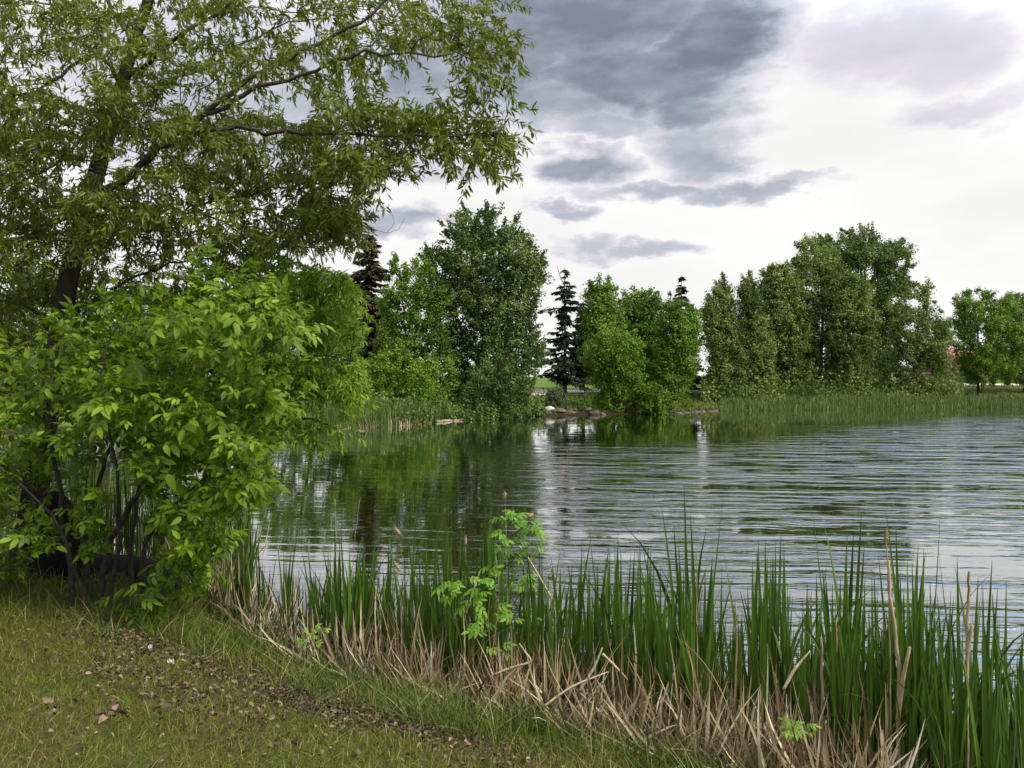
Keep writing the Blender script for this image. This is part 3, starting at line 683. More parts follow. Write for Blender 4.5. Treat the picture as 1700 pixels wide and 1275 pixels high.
far_tree('poplar_tree', 'green tree behind the left hand reeds, seen through the willow twigs',
   [(430,470),(480,450),(540,455),(580,480),(600,560),(600,640),(575,668),(500,672),(440,670),(410,600),(412,520)], 52, (520, 672), 'poplar', 420, 32, .5, .19, seed=50, trunk_r=.2)
far_tree('poplar_tree', 'broad green tree on the far bank hidden behind the bush',
   [(150,520),(230,480),(330,470),(420,500),(450,580),(440,670),(330,690),(200,700),(140,660),(120,580)], 46, (290, 692), 'poplar', 420, 32, .55, .2, seed=51, trunk_r=.2)
far_tree('cottonwood_tree', 'dark green tree on the far bank behind the willow trunk',
   [(-120,480),(-20,420),(80,440),(160,500),(180,600),(150,700),(20,715),(-120,700),(-170,600)], 42, (20, 712), 'cottonwood', 420, 32, .6, .21, seed=52, trunk_r=.2)

print('far trees ok')
# ------------------------------------------------------------------ far bank: reeds, tufts, stones, buildings
def shore_strip(x0, x1, n, s0, s1, rg, ylo=20, yhi=80):
    """random ground points at a distance s0..s1 from the shore, between two photo columns, on the far side"""
    out = []
    while sum(map(len, out)) < n:
        Y = rg.uniform(ylo, yhi, n * 6); x = rg.uniform(x0, x1, n * 6); X = (x - 850) / F * Y
        s = sdist(X, Y); k = (s > s0) & (s < s1); out.append(np.column_stack([X[k], Y[k]]))
    q = np.concatenate(out)[:n]; return q
def blades(name, q, h, wd, m, rg, lean=.25, seg=3, parent=None, bend=.3, zoff=0., origin=np.zeros(3)):
    """grass-like blades rising from points q (n,2): one mesh"""
    n = len(q); z = np.asarray(gz(q[:, 0], q[:, 1])) if q.shape[1] == 2 else q[:, 2]; z = z + zoff
    a = rg.uniform(0, 6.283, n); l = np.abs(rg.normal(0, lean, n)); dx = np.cos(a) * l; dy = np.sin(a) * l
    f = rg.uniform(0, 3.1416, n); px = np.cos(f); py = np.sin(f) * .6
    t = np.linspace(0, 1, seg + 1); L = np.broadcast_to(h, (n,)); w_ = np.broadcast_to(wd, (n,))
    V = np.zeros((n, 2 * seg + 1, 3)); bd = rg.uniform(.3, 1, n) * bend
    for k, tt in enumerate(t):
        r = L * (tt * (1 - l * l * .3) ); off = L * (l * tt + bd * tt * tt * l * 2)
        c = np.column_stack([q[:, 0] + np.cos(a) * off, q[:, 1] + np.sin(a) * off, z + r * (1 - bd * .35 * tt * tt)])
        if k < seg:
            ww = w_ / 2 * (1 - tt ** 2.2 * .75)
            V[:, 2 * k] = c - np.column_stack([px * ww, py * ww, 0 * ww]); V[:, 2 * k + 1] = c + np.column_stack([px * ww, py * ww, 0 * ww])
        else: V[:, 2 * k] = c
    b = (np.arange(n) * (2 * seg + 1))[:, None, None]
    Q = np.array([(2 * k, 2 * k + 1, 2 * k + 3, 2 * k + 2) for k in range(seg - 1)]); T = np.array([(2 * seg - 2, 2 * seg - 1, 2 * seg)])
    fs = [(T[None] + b).reshape(-1, 3)]
    if len(Q): fs.append((Q[None] + b).reshape(-1, 4))
    return mesh_np(name, V.reshape(-1, 3) - origin, fs, m, parent)
rg = np.random.default_rng(5)
q = shore_strip(1196, 1800, 15000, -.9, 2.2, rg, 50, 80)
tag(blades('reed_bed', q, rg.uniform(.35, .8, len(q)) * (1 + .6 * lump(q[:, 0], q[:, 1], .55)), .05, M['farreed'], rg, .12), 'low green reed bed along the far right shore under the large trees', 'reeds', kind='stuff')
q = shore_strip(200, 640, 9000, -.8, 2.6, rg, 28, 50); q2 = shore_strip(640, 745, 1100, -.3, 1.3, rg, 36, 50); q = np.vstack([q, q2])
tag(blades('reed_bed', q, rg.uniform(.6, 1.2, len(q)), .045, M['farreed'], rg, .14), 'green reed bed on the far left shore below the willow leaves', 'reeds', kind='stuff')
q = np.vstack([shore_strip(a, b_, n_, -1.0, -.2, rg, 28, 50) for a, b_, n_ in ((500, 515, 90), (522, 545, 120), (555, 590, 90), (598, 622, 110), (664, 684, 60), (690, 700, 25), (630, 660, 20))])
tag(blades('dead_reeds', q, rg.uniform(.25, .75, len(q)), .05, M['deadreed'], rg, .3), 'yellow dead reed stalks at the water edge of the far left shore', 'dead reeds', kind='stuff')
q = shore_strip(1200, 1700, 700, -1.05, -.6, rg, 50, 80)
tag(blades('dead_reeds', q, rg.uniform(.08, .3, len(q)), .05, M['deadreed'], rg, .5), 'tan dead reed stubs at the foot of the far right reed bed', 'dead reeds', kind='stuff')
q = np.vstack([shore_strip(740, 1210, 16000, .15, 9, rg, 40, 66), shore_strip(200, 740, 9000, 2.4, 9, rg, 30, 60), shore_strip(1190, 1800, 7000, 2.2, 12, rg, 56, 90)])
tag(blades('bank_grass', q, rg.uniform(.08, .32, len(q)), .05, M['tuft'], rg, .4, 2), 'rough green grass covering the far bank', 'grass', kind='stuff')
# undergrowth at the foot of the right hand stand
q = shore_strip(1165, 1600, 22000, 2.5, 8.5, rg, 56, 80); z = gz(q[:, 0], q[:, 1]); hh = rg.gamma(2, .22, len(q)) * (1.0 + .8 * lump(q[:, 0], q[:, 1], .8))
tag(scatter('undergrowth', LQ, np.column_stack([q, z + np.clip(hh * 1.6, .02, 2.4)]), nrm(rg.normal(size=(len(q), 3))), nrm(rg.normal(0, .6, (len(q), 3)) + [0, 0, 1]), rg.uniform(.12, .26, len(q)), M['silver'], None), 'dark leafy undergrowth between the trunks of the far right trees', 'undergrowth', kind='stuff')
q = np.vstack([shore_strip(590, 905, 12000, -.5, 3.5, rg, 38, 56)]); z = gz(q[:, 0], q[:, 1]); hh = rg.gamma(2, .2, len(q)) * (1.0 + .8 * lump(q[:, 0], q[:, 1], .8))
tag(scatter('undergrowth', LQ, np.column_stack([q, z + np.clip(hh, .02, 1.3)]), nrm(rg.normal(size=(len(q), 3))), nrm(rg.normal(0, .6, (len(q), 3)) + [0, 0, 1]), rg.uniform(.10, .2, len(q)), M['cottonwood'], None), 'leafy undergrowth hanging over the shore below the tallest tree', 'undergrowth', kind='stuff')

import bmesh
def rock(name, loc, size, m, seed, label, group=None, cat='rock'):
    rg = np.random.default_rng(seed); bm = bmesh.new(); bmesh.ops.create_icosphere(bm, subdivisions=4, radius=1)
    co = np.array([v.co[:] for v in bm.verts]); ks = rg.normal(size=(14, 3)) * rg.uniform(.8, 3.2, (14, 1)); ph = rg.uniform(0, 6.28, 14)
    d = sum(np.sin(co @ k + p) / (1 + np.linalg.norm(k)) for k, p in zip(ks, ph)) * .17
    pl = nrm(rg.normal(size=(7, 3))); r = 1 + d
    c2 = co * r[:, None]
    for n in pl:                                  # split faces
        h = c2 @ n; lim = rg.uniform(.62, .85); k = h > lim; c2[k] -= np.outer((h[k] - lim) * .85, n)
    c2 *= np.array(size); a = rg.uniform(-.5, .5); c2 = c2 @ np.array([[math.cos(a), math.sin(a), 0], [-math.sin(a), math.cos(a), 0], [0, 0, 1]])
    for v, c in zip(bm.verts, c2): v.co = c
    me = bpy.data.meshes.new(name); bm.to_mesh(me); bm.free(); me.materials.append(m)
    for p in me.polygons: p.use_smooth = True
    o = bpy.data.objects.new(name, me); C.objects.link(o); o.location = loc
    return tag(o, label, cat, group)
rocks = [(912, 689, .30, .24, 1), (868, 690, .42, .10, 0), (886, 690, .3, .09, 0), (928, 689, .40, .17, 0), (944, 689, .34, .13, 0), (954, 688, .24, .12, 0), (972, 688, .42, .24, 0), (986, 688.5, .3, .15, 0), (999, 688.5, .26, .12, 0),
         (1140, 685, .3, .10, 0), (1153, 684, .38, .12, 0), (1166, 684, .3, .11, 0), (1178, 683, .26, .10, 0), (1187, 683, .2, .12, 0), (846, 693, .3, .1, 0), (1128, 686, .26, .1, 0), (705, 702, .3, .10, 0)]
for i, (x, y, a, h_, pale) in enumerate(rocks):
    Y = CH * F / (y - HZ); X = (x - 850) / F * Y
    for _ in range(40):
        if sdist(np.array([X]), np.array([Y + .0]))[0] > -.15: break
        Y += .1; X = (x - 850) / F * Y
    left = x < 900
    lab = ('pale whitish boulder at the water edge below the grey green shrub' if pale else
           'brown shore stone in the row left of the pale boulder' if left else
           'brown shore stone in the row between the pale boulder and the bright bush' if x < 1050 else 'brown shore stone in the row below the grassy gap by the far reeds')
    rock('boulder' if pale else 'shore_stone', (X, Y, max(G(X, Y), -.05) + h_ * .25), (a * 1.25, a, h_ * 1.15), M['palerock' if pale else 'rock'], 60 + i, lab, None if pale else ('shore stones ' + ('left of the pale boulder' if left else 'right of the pale boulder' if x < 1050 else 'below the grassy gap')))
def log(name, a, b_, r0, r1, m, label, seed=1, cat='log', group=None, wig=.06, stubs=0):
    rg = np.random.default_rng(seed); a = np.array(a, float); b_ = np.array(b_, float)
    W = Wood(2000); pts = [a + (b_ - a) * t + (rg.normal(0, wig, 3) * [1, 1, .6] if 0 < t < 1 else 0) for t in np.linspace(0, 1, 5)]
    W.limb(pts, r0, r1, 1, step=max(.08, np.linalg.norm(b_ - a) / 30))
    for k in range(stubs):
        j = rg.integers(2, W.n - 2); d = nrm(rg.normal(size=3) + [0, 0, .8]); W.limb([W.p[j], W.p[j] + d * r0 * 1.6, W.p[j] + d * r0 * rg.uniform(2.5, 5)], r0 * .35, r0 * .18, 2 + k, attach=[1], step=.05)
    W.finish(.005); o = W.mesh(name, m, None); return tag(o, label, cat, group)
def onshore(x, y, dz):
    Y = CH * F / (y - HZ); X = (x - 850) / F * Y; return (X, Y, max(G(X, Y), 0) + dz)
log('driftwood_log', onshore(722, 701, .03), onshore(772, 698, .06), .08, .05, M['driftwood'], 'long pale driftwood log lying at the water below the dark trees', 3)
log('driftwood_log', onshore(692, 702.5, .03), onshore(716, 701.5, .05), .06, .04, M['driftwood'], 'short pale driftwood log beside the yellow reeds on the far shore', 4)

def box(bm, x0, x1, y0, y1, z0, z1):
    v = [bm.verts.new(c) for c in ((x0,y0,z0),(x1,y0,z0),(x1,y1,z0),(x0,y1,z0),(x0,y0,z1),(x1,y0,z1),(x1,y1,z1),(x0,y1,z1))]
    for f in ((3,2,1,0),(4,5,6,7),(0,1,5,4),(1,2,6,5),(2,3,7,6),(3,0,4,7)): bm.faces.new([v[i] for i in f])
def bobj(name, bm, m, parent=None):
    me = bpy.data.meshes.new(name); bm.to_mesh(me); bm.free(); me.materials.append(m); o = bpy.data.objects.new(name, me); C.objects.link(o)
    if parent is not None: o.parent = parent
    return o
def building(name, label, x0, x1, ytop, Y, depth, wallm, roofm, nwin):
    X0 = (x0 - 850) / F * Y; X1 = (x1 - 850) / F * Y; z0 = min(G(X0, Y), G(X1, Y)) - .2; zt = CH + (HZ - ytop) / F * Y
    wd = X1 - X0; H = zt - z0; wt = H * .72; t = thing(name, label, 'building', None, (X0, Y, z0))
    bm = bmesh.new(); box(bm, 0, wd, 0, depth, 0, wt); bobj('wall', bm, wallm, t)
    bm = bmesh.new(); e = .35; v = [bm.verts.new(c) for c in ((-e,-e,wt+.003),(wd+e,-e,wt+.003),(wd+e,depth+e,wt+.003),(-e,depth+e,wt+.003),(-e,depth/2,H),(wd+e,depth/2,H),(-e,-e,wt+.12),(wd+e,-e,wt+.12),(wd+e,depth+e,wt+.12),(-e,depth+e,wt+.12))]
    for f in ((3,2,1,0),(0,1,7,6),(2,3,9,8),(6,7,5,4),(8,9,4,5),(0,6,4,9,3),(1,2,8,5,7)): bm.faces.new([v[i] for i in f])
    bobj('roof', bm, roofm, t)
    for k in range(nwin):
        cx = wd * (k + .6) / (nwin + .2); bm = bmesh.new(); zc = wt * .52
        for (a, b_, c_, d_) in ((cx-.75,cx-.65,zc-.6,zc+.6),(cx+.65,cx+.75,zc-.6,zc+.6),(cx-.65,cx+.65,zc+.5,zc+.6),(cx-.65,cx+.65,zc-.6,zc-.5),(cx-.04,cx+.04,zc-.5,zc+.5)): box(bm, a, b_, -.06, .0, c_, d_)
        wn = bobj('window', bm, M['palewall'], t); bm = bmesh.new(); box(bm, cx-.65, cx+.65, -.02, .0, zc-.5, zc+.5); bobj('pane', bm, M['window'], wn)
    bm = bmesh.new(); cx = wd * .16; box(bm, cx - .5, cx + .5, -.05, 0, .2, 2.2); bobj('door', bm, M['palewall'], t)
    return t
building('brick_building', 'low brown building with red roof behind the open tree at the right', 1588, 1790, 577, 96, 9, M['brick'], M['redroof'], 4)
building('shed', 'small pale shed seen through the gap below the dark rounded crown', 1462, 1500, 608, 105, 4, M['palewall'], M['palewall'], 1)
def fence(x0, x1, Y, label):
    X0 = (x0 - 850) / F * Y; X1 = (x1 - 850) / F * Y; t = thing('rail_fence', label, 'fence', None, (X0, Y, G(X0, Y)))
    n = int((X1 - X0) / 2.5)
    for k in range(n + 1):
        X = X0 + (X1 - X0) * k / n; bm = bmesh.new(); box(bm, X - X0 - .04, X - X0 + .04, -.04, .04, -.2 + G(X, Y) - t.location.z, 1.15 + G(X, Y) - t.location.z); bobj('post', bm, M['rail'], t)
    for hgt in (.55, 1.08):
        bm = bmesh.new(); box(bm, 0, X1 - X0, -.075, -.045, hgt, hgt + .07); bobj('rail', bm, M['rail'], t)
fence(1440, 1800, 88, 'thin grey rail fence in front of the red roofed building')

# ------------------------------------------------------------------ foreground willow
O = np.zeros(3)
def limb_px(pts): return [P(x, y, Y) for x, y, Y in pts]
W = Wood(60000)
base = P(40, 955, 7.3); base[2] = G(base[0], base[1]) - .08
willow = thing('willow_tree', 'large leaning willow with dark trunk and narrow leaves spreading over the water', 'tree', None, tuple(base))
W.limb([base, P(52, 860, 7.4), P(72, 720, 7.5), P(96, 585, 7.6), P(118, 450, 7.7), P(146, 335, 7.7), P(178, 220, 7.7), (P(205, 130, 7.7)), P(222, 70, 7.6), P(250, -10, 7.5), P(268, -120, 7.4), P(275, -260, 7.2)], .135, .03, 1, step=.12)
LM = [([(146,340),(180,312),(228,278),(275,235),(332,196),(385,152),(440,118),(505,88),(560,60),(620,20),(690,-40)],[7.7,7.5,7.3,7.1,6.9,6.7,6.5,6.4,6.3,6.2,6.1],.062,.012),
      ([(325,202),(372,178),(430,148),(500,126),(560,104),(630,88),(700,92),(760,90),(820,110)],[6.9,6.8,6.7,6.6,6.5,6.4,6.2,6.1,6.0],.036,.007),
      ([(228,278),(290,232),(345,213),(420,216),(500,220),(600,224),(690,222),(760,226),(830,222)],[7.3,7.0,6.8,6.6,6.5,6.3,6.2,6.1,6.0],.040,.007),
      ([(150,345),(195,339),(250,346),(300,350),(350,335),(420,318),(500,310),(580,292)],[7.7,7.5,7.3,7.2,7.1,7.0,6.9,6.8],.034,.007),
      ([(120,432),(140,400),(180,384),(260,384),(310,364),(380,348),(460,352),(540,362)],[7.7,7.6,7.5,7.3,7.1,7.0,6.9,6.8],.036,.007),
      ([(300,352),(345,362),(400,384),(450,402),(500,410),(545,418)],[7.2,7.1,7.0,6.9,6.8,6.8],.018,.005),
      ([(205,130),(250,100),(300,58),(360,22),(430,-20),(520,-70)],[7.7,7.6,7.4,7.2,7.0,6.9],.04,.01),
      ([(222,70),(190,20),(150,-40),(110,-120)],[7.6,7.8,8.0,8.2],.05,.012),
      ([(140,350),(100,366),(50,395),(-20,420),(-100,430)],[7.7,7.5,7.3,7.0,6.8],.065,.02),
      ([(190,190),(150,215),(110,255),(60,290),(0,310),(-80,320)],[7.7,7.5,7.3,7.1,6.9,6.8],.032,.010),
      ([(200,140),(165,92),(120,112),(80,138),(30,160),(-40,170)],[7.7,7.4,7.2,7.0,6.8,6.6],.032,.010),
      ([(185,200),(240,160),(300,130),(380,90),(440,50),(520,30),(600,10)],[7.7,7.9,8.1,8.3,8.4,8.5,8.6],.03,.008),
      ([(105,540),(150,500),(210,470),(280,440),(350,430),(430,450)],[7.6,7.9,8.2,8.4,8.6,8.7],.035,.009),
      ([(268,-120),(340,-160),(430,-200),(540,-220)],[7.4,7.2,7.0,6.8],.03,.01),
      ([(545,418),(590,400),(625,382),(650,386),(668,362)],[6.8,6.75,6.7,6.7,6.7],.005,.0022),
      ([(644,386),(652,366),(650,346)],[6.7,6.7,6.7],.003,.002),
      ([(98,570),(60,520),(20,500),(-50,490)],[7.6,7.8,8.0,8.2],.03,.01)]
for k, (xy, dep, r0, r1) in enumerate(LM):
    W.limb([P(x, y, D) for (x, y), D in zip(xy, dep)], r0 * .66, r1 * .7, 2 + k, attach=list(range(1, 2 + k)), step=.12, wig=.016, rg=np.random.default_rng(100 + k))
rw = np.random.default_rng(8)
def layer(A, K, rg, f=(.8, .8, .35), slope=.25, centre=None):
    """pull twig ends into flat drooping sprays, as a real crown carries them"""
    c = A[rg.choice(len(A), K, replace=False)]; i = np.argmin(((A[:, None] - c) ** 2).sum(2), axis=1); d = A - c[i]
    r = np.hypot(d[:, 0], d[:, 1]); q = c[i] + d * np.array(f); q[:, 2] -= slope * r; return q
def px_pts(poly, n, d0, d1, rg, tilt=0.):
    poly = np.array(poly, float); x0, y0 = poly.min(0); x1, y1 = poly.max(0); o = []
    while sum(map(len, o)) < n:
        x = rg.uniform(x0, x1, 4 * n); y = rg.uniform(y0, y1, 4 * n); k = inpoly(x, y, poly); o.append(np.column_stack([x[k], y[k]]))
    q = np.concatenate(o)[:n]; Y = rg.uniform(d0, d1, n); return Pv(q[:, 0], q[:, 1], Y)
A = np.vstack([
    px_pts([(-150,-60),(300,-70),(620,-60),(800,-40),(862,10),(858,60),(845,110),(800,135),(770,80),(700,120),(640,130),(560,150),(480,150),(420,180),(-150,180)], 800, 6.0, 8.8, rw),
    px_pts([(-150,160),(430,170),(540,160),(560,300),(600,330),(590,400),(480,420),(400,430),(-150,430)], 1450, 6.2, 8.9, rw),
    px_pts([(540,165),(620,150),(700,158),(770,165),(840,178),(862,205),(852,245),(832,280),(805,290),(760,262),(700,275),(650,282),(615,320),(570,330),(530,300)], 330, 5.8, 7.0, rw),
    px_pts([(740,60),(830,50),(862,60),(855,95),(835,120),(815,150),(790,180),(765,150),(775,110)], 26, 5.8, 6.6, rw),
    px_pts([(500,300),(590,320),(612,340),(600,385),(560,410),(500,400)], 70, 6.4, 7.4, rw),
    px_pts([(-150,420),(120,430),(360,440),(420,470),(420,560),(300,620),(-150,640)], 760, 7.6, 9.6, rw),
    px_pts([(-150,620),(60,640),(90,800),(40,900),(-150,900)], 160, 6.9, 8.4, rw),
])
A = layer(A, 270, rw, (.9, .9, .42), .12)
W.grow(A, step=.17, back=1.1, wig=.16, rg=rw, sag=.06, up=.12)
# drooping end twigs
ends = np.array(W.anchor); k = rw.choice(len(ends), int(len(ends) * .85), replace=False)
for j in ends[k]:
    j = int(j); L = rw.uniform(.12, .34); d = nrm(W.d[j] * .8 + rw.normal(0, .5, 3) + [.05, 0, -.32]); par = j
    for t in range(2):
        par = W.add(W.p[par] + d * L / 2, par, d, 0., 99); d = nrm(d + [0, 0, -.18])
W.finish(.0016, 2.5)
print('willow nodes', W.n)
W.mesh('trunk', M['bark'], willow, tags=[1], origin=base)
for k in range(len(LM)): W.mesh('limb', M['limb' if k in (0, 1, 2, 3, 4, 5) else 'bark'], willow, tags=[2 + k], origin=base)
W.mesh('twigs', M['limb'], willow, tags=[99], origin=base)
a, b_ = W.segs(.0034, [99])
pos, dr, nm = twig_leaves(a, b_, 95, rw, .65, .85, .30, .7, .012)
print('willow leaves', len(pos))
scatter('crown', LW, pos - base, dr, nm, rw.uniform(.052, .092, len(pos)), M['willow'], willow)

# ------------------------------------------------------------------ young willow between the bush and the water
W = Wood(30000); base = P(330, 880, 8.3); base[2] = G(base[0], base[1]) - .05
yw = thing('young_willow', 'fresh green young willow with narrow leaves hanging out over the water', 'tree', None, tuple(base))
W.limb([base, P(340, 800, 8.3), P(372, 700, 8.3), P(420, 600, 8.3), P(455, 510, 8.3), P(475, 430, 8.3)], .045, .01, 1)
for k, (xy, dep) in enumerate([([(372,700),(430,690),(490,690),(540,700),(575,718)], [8.3,8.1,7.9,7.7,7.6]), ([(400,640),(460,610),(530,590),(590,600)], [8.3,8.2,8.0,7.9]), ([(430,580),(490,520),(540,470),(575,450)], [8.3,8.3,8.2,8.1]), ([(350,770),(420,735),(470,720),(515,735)], [8.3,8.0,7.8,7.6]), ([(440,550),(420,490),(400,430)], [8.3,8.4,8.5])]):
    W.limb([P(x, y, D) for (x, y), D in zip(xy, dep)], .018, .005, 2 + k, attach=[1], step=.12, wig=.01)
A = np.vstack([px_pts([(380,440),(400,410),(450,402),(520,420),(560,432),(592,470),(602,560),(600,630),(585,672),(540,650),(500,672),(440,690),(390,690),(370,560)], 820, 7.2, 8.6, rw),
               px_pts([(440,690),(500,672),(560,690),(590,705),(560,735),(520,752),(480,735),(450,715)], 46, 7.4, 8.0, rw)])
A = layer(A, 60, rw, (.9, .9, .42), .25)
W.grow(A, step=.17, back=1.0, wig=.14, rg=rw, sag=.08, up=.08)
ends = list(W.anchor)
for j in ends:
    j = int(j); L = rw.uniform(.10, .26); d = nrm(W.d[j] * .8 + rw.normal(0, .5, 3) + [.15, 0, -.25]); par = j
    for t in range(2): par = W.add(W.p[par] + d * L / 2, par, d, 0., 99); d = nrm(d + [0, 0, -.18])
W.finish(.0014, 2.5)
W.mesh('trunk', M['stem'], yw, tags=[1], origin=base)
for k in range(5): W.mesh('limb', M['stem'], yw, tags=[2 + k], origin=base)
W.mesh('twigs', M['stem'], yw, tags=[99], origin=base)
a, b_ = W.segs(.0034, [99]); pos, dr, nm = twig_leaves(a, b_, 105, rw, .65, .85, .30, .9, .012); print('young willow leaves', len(pos))
scatter('crown', LW, pos - base, dr, nm, rw.uniform(.055, .095, len(pos)), M['midwillow'], yw)

# ------------------------------------------------------------------ broad leaved bush
W = Wood(30000); base = P(185, 1003, 6.2); base[2] = G(base[0], base[1])
bush = thing('ash_bush', 'bright green multi stemmed bush with oval leaflets under the willow', 'bush', None, tuple(base))
gb = lambda x, y, Y: (lambda q: np.array([q[0], q[1], G(q[0], q[1]) - .05]))(P(x, y, Y))
ST = [([gb(165,1003,6.2), P(176,930,6.2), P(206,860,6.15), P(262,780,6.1), P(332,690,6.0), P(420,600,5.9), P(462,550,5.85)], .030, .006),
      ([gb(238,990,6.3), P(242,900,6.3), P(300,830,6.2), P(370,770,6.0), P(430,715,5.9)], .024, .005),
      ([gb(155,1003,6.3), P(138,900,6.35), P(165,800,6.4), P(205,700,6.4), P(262,600,6.4), P(330,520,6.3)], .028, .006),
      ([gb(125,985,6.1), P(102,850,6.1), P(82,700,6.1), P(92,590,6.1), P(120,540,6.1)], .024, .006),
      ([gb(215,985,6.5), P(222,860,6.6), P(250,740,6.7), P(300,620,6.7), P(380,540,6.6)], .022, .006),
      ([gb(252,985,6.0), P(292,925,5.9), P(340,915,5.8), P(370,905,5.7)], .012, .004),
      ([gb(145,1000,5.9), P(110,900,5.7), P(50,820,5.6), P(-20,760,5.5)], .018, .006),
      ([gb(180,1003,6.0), P(196,880,5.8), P(190,760,5.6), P(170,640,5.5), P(180,560,5.5)], .018, .005)]
for k, (pt, r0, r1) in enumerate(ST): W.limb(pt, r0, r1, 1 + k, step=.1, wig=.008, rg=np.random.default_rng(200 + k))
A = np.vstack([
    px_pts([(180,500),(260,505),(330,470),(420,452),(470,480),(498,520),(482,600),(492,640),(450,690),(455,735),(410,765),(300,760),(200,740),(130,640),(100,560)], 700, 5.0, 7.1, rw),
    px_pts([(100,500),(200,450),(330,430),(430,415),(500,450),(530,520),(515,600),(520,660),(480,720),(480,760),(430,800),(100,700)], 230, 5.3, 6.8, rw),
    px_pts([(-120,560),(60,520),(150,505),(200,600),(220,720),(150,800),(60,830),(-120,860)], 330, 5.5, 6.9, rw),
    px_pts([(230,740),(400,760),(422,825),(372,850),(388,890),(350,920),(368,955),(310,975),(270,960),(255,900),(270,850),(220,800)], 230, 5.3, 6.6, rw),
    px_pts([(60,820),(160,800),(180,860),(150,930),(90,920),(40,860)], 26, 5.4, 6.2, rw),
    px_pts([(-120,850),(60,850),(75,960),(-120,980)], 40, 5.4, 6.4, rw),
    px_pts([(180,985),(225,975),(240,1010),(200,1015)], 6, 5.5, 5.8, rw)])
A = layer(A, 120, rw, (.85, .85, .35), .3)
W.grow(A, step=.14, back=1.0, wig=.14, rg=rw, sag=.05, up=.10)
W.finish(.0018, 2.3)
for k in range(len(ST)): W.mesh('stem', M['stem'], bush, tags=[1 + k], origin=base)
W.mesh('twigs', M['stem'], bush, tags=[99], origin=base)
tips = np.array(W.anchor); rep = rw.integers(2, 6, len(tips)); i = np.repeat(tips, rep)
pos = W.p[i] + rw.normal(0, .03, (len(i), 3)); d = W.d[i]
dr = nrm(d * .5 + nrm(rw.normal(size=(len(i), 3))) * .9 + [.1, -.15, -.1]); nm = nrm(rw.normal(0, .42, (len(i), 3)) + [.1, -.3, 1])
a, b_ = W.segs(.0042, [99]); p2, d2, n2_ = twig_leaves(a, b_, 5.0, rw, .5, .9, .1, 1.2, .01)
pos = np.vstack([pos, p2]); dr = np.vstack([dr, d2]); nm = np.vstack([nm, nrm(n2_ + [0, -.2, .3])]); print('bush leaves', len(pos))
half = rw.random(len(pos)) < .65
lv = scatter('leaves', CP, (pos - base)[half], dr[half], nm[half], rw.gamma(9, .0118, half.sum()), M['ash'], bush)
scatter('leaves', CP1, (pos - base)[~half], dr[~half], nm[~half], rw.gamma(9, .011, (~half).sum()), M['ash'], bush)

# ------------------------------------------------------------------ dark stump and fallen log under the bush
q = P(92, 930, 6.9); zg = G(q[0], q[1])
rock('rotten_stump', (q[0], q[1], zg + .28), (.22, .2, .46), M['darkrock'], 5, 'black rounded rotten stump at the left under the bush', None, 'stump')
q0 = P(110, 985, 6.9); q1 = P(300, 975, 7.3)
log('fallen_log', (q0[0], q0[1], G(q0[0], q0[1]) + .13), (q1[0], q1[1], G(q1[0], q1[1]) + .15), .17, .12, M['darkrock'], 'black fallen log lying on the bank behind the bush stems', 9, wig=.03)

# ------------------------------------------------------------------ lawn, litter
rl = np.random.default_rng(12)
def land_pts(n, x0, x1, y0, y1, s0, s1, rg, keep=None):
    out = []
    while sum(map(len, out)) < n:
        X = rg.uniform(x0, x1, 2 * n); Y = rg.uniform(y0, y1, 2 * n); s = sdist(X, Y); k = (s > s0) & (s < s1)
        if keep is not None: k &= keep(X, Y, s, rg)
        out.append(np.column_stack([X[k], Y[k]]))
    return np.concatenate(out)[:n]
def bare(X, Y):
    """0..1, the brown litter patch between lawn and cattails"""
    u = (X + 1.15) * .80 + (Y - 4.75) * .6; v = -(X + 1.15) * .6 + (Y - 4.75) * .8
    gb_ = lambda cx, cy, rx, ry, k: k * np.exp(-((X - cx) / rx) ** 2 - ((Y - cy + .5 * (X - cx)) / ry) ** 2)
    return np.maximum.reduce([gb_(-1.15, 4.45, .5, .3, 1), gb_(-.55, 4.1, .42, .2, .9), gb_(-.2, 3.75, .3, .16, .3), gb_(-1.85, 4.3, .5, .25, .4), gb_(-2.4, 5.2, .6, .3, .3)])
kp = lambda X, Y, s, rg: rg.random(len(X)) > (.95 * bare(X, Y) + .38 * sstep(-.1, .6, lump(X * 1.7, Y * 1.7, 1)))
q = land_pts(90000, -5.4, 4, 2.9, 7.6, .25, 20, rl, kp)
hh = rl.gamma(4, .0085, len(q)) + .012
tag(blades('lawn_grass', q, hh, .0042, M['grass'], rl, .75, 2, bend=.6), 'short mossy yellow green lawn in the lower left corner', 'grass', kind='stuff')
q = land_pts(10500, -5.4, 3.6, 2.6, 9, .12, 1.05, rl, lambda X, Y, s, rg: rg.random(len(X)) < .12 + sstep(-.2, .5, lump(X * 2.3 + 3, Y * 2.3, 1)))
hh = rl.uniform(.08, .30, len(q)) * (.6 + .5 * rl.random(len(q)))
tag(blades('shore_grass', q, hh, .0055, M['tuft'], rl, .55, 4, bend=.7), 'longer green grass fringing the cattails', 'grass', kind='stuff')
q = land_pts(2600, -5.4, 1, 5.2, 7.8, .1, 4, rl)
tag(blades('shade_grass', q, rl.uniform(.08, .26, len(q)), .006, M['tuft'], rl, .6, 4, bend=.7), 'soft long grass in the shade in front of the bush', 'grass', kind='stuff')
def flat_scatter(name, q, tpl, size, m, rg, label, lift=.012, tilt=.45):
    z = gz(q[:, 0], q[:, 1]) + lift + rg.random(len(q)) * .02; a = rg.uniform(0, 6.28, len(q))
    return tag(scatter(name, tpl, np.column_stack([q, z]), np.column_stack([np.cos(a), np.sin(a), rg.normal(0, tilt * .5, len(q))]), nrm(rg.normal(0, tilt, (len(q), 3)) + [0, 0, 1]), size, m, None), label, 'leaf litter', kind='stuff')
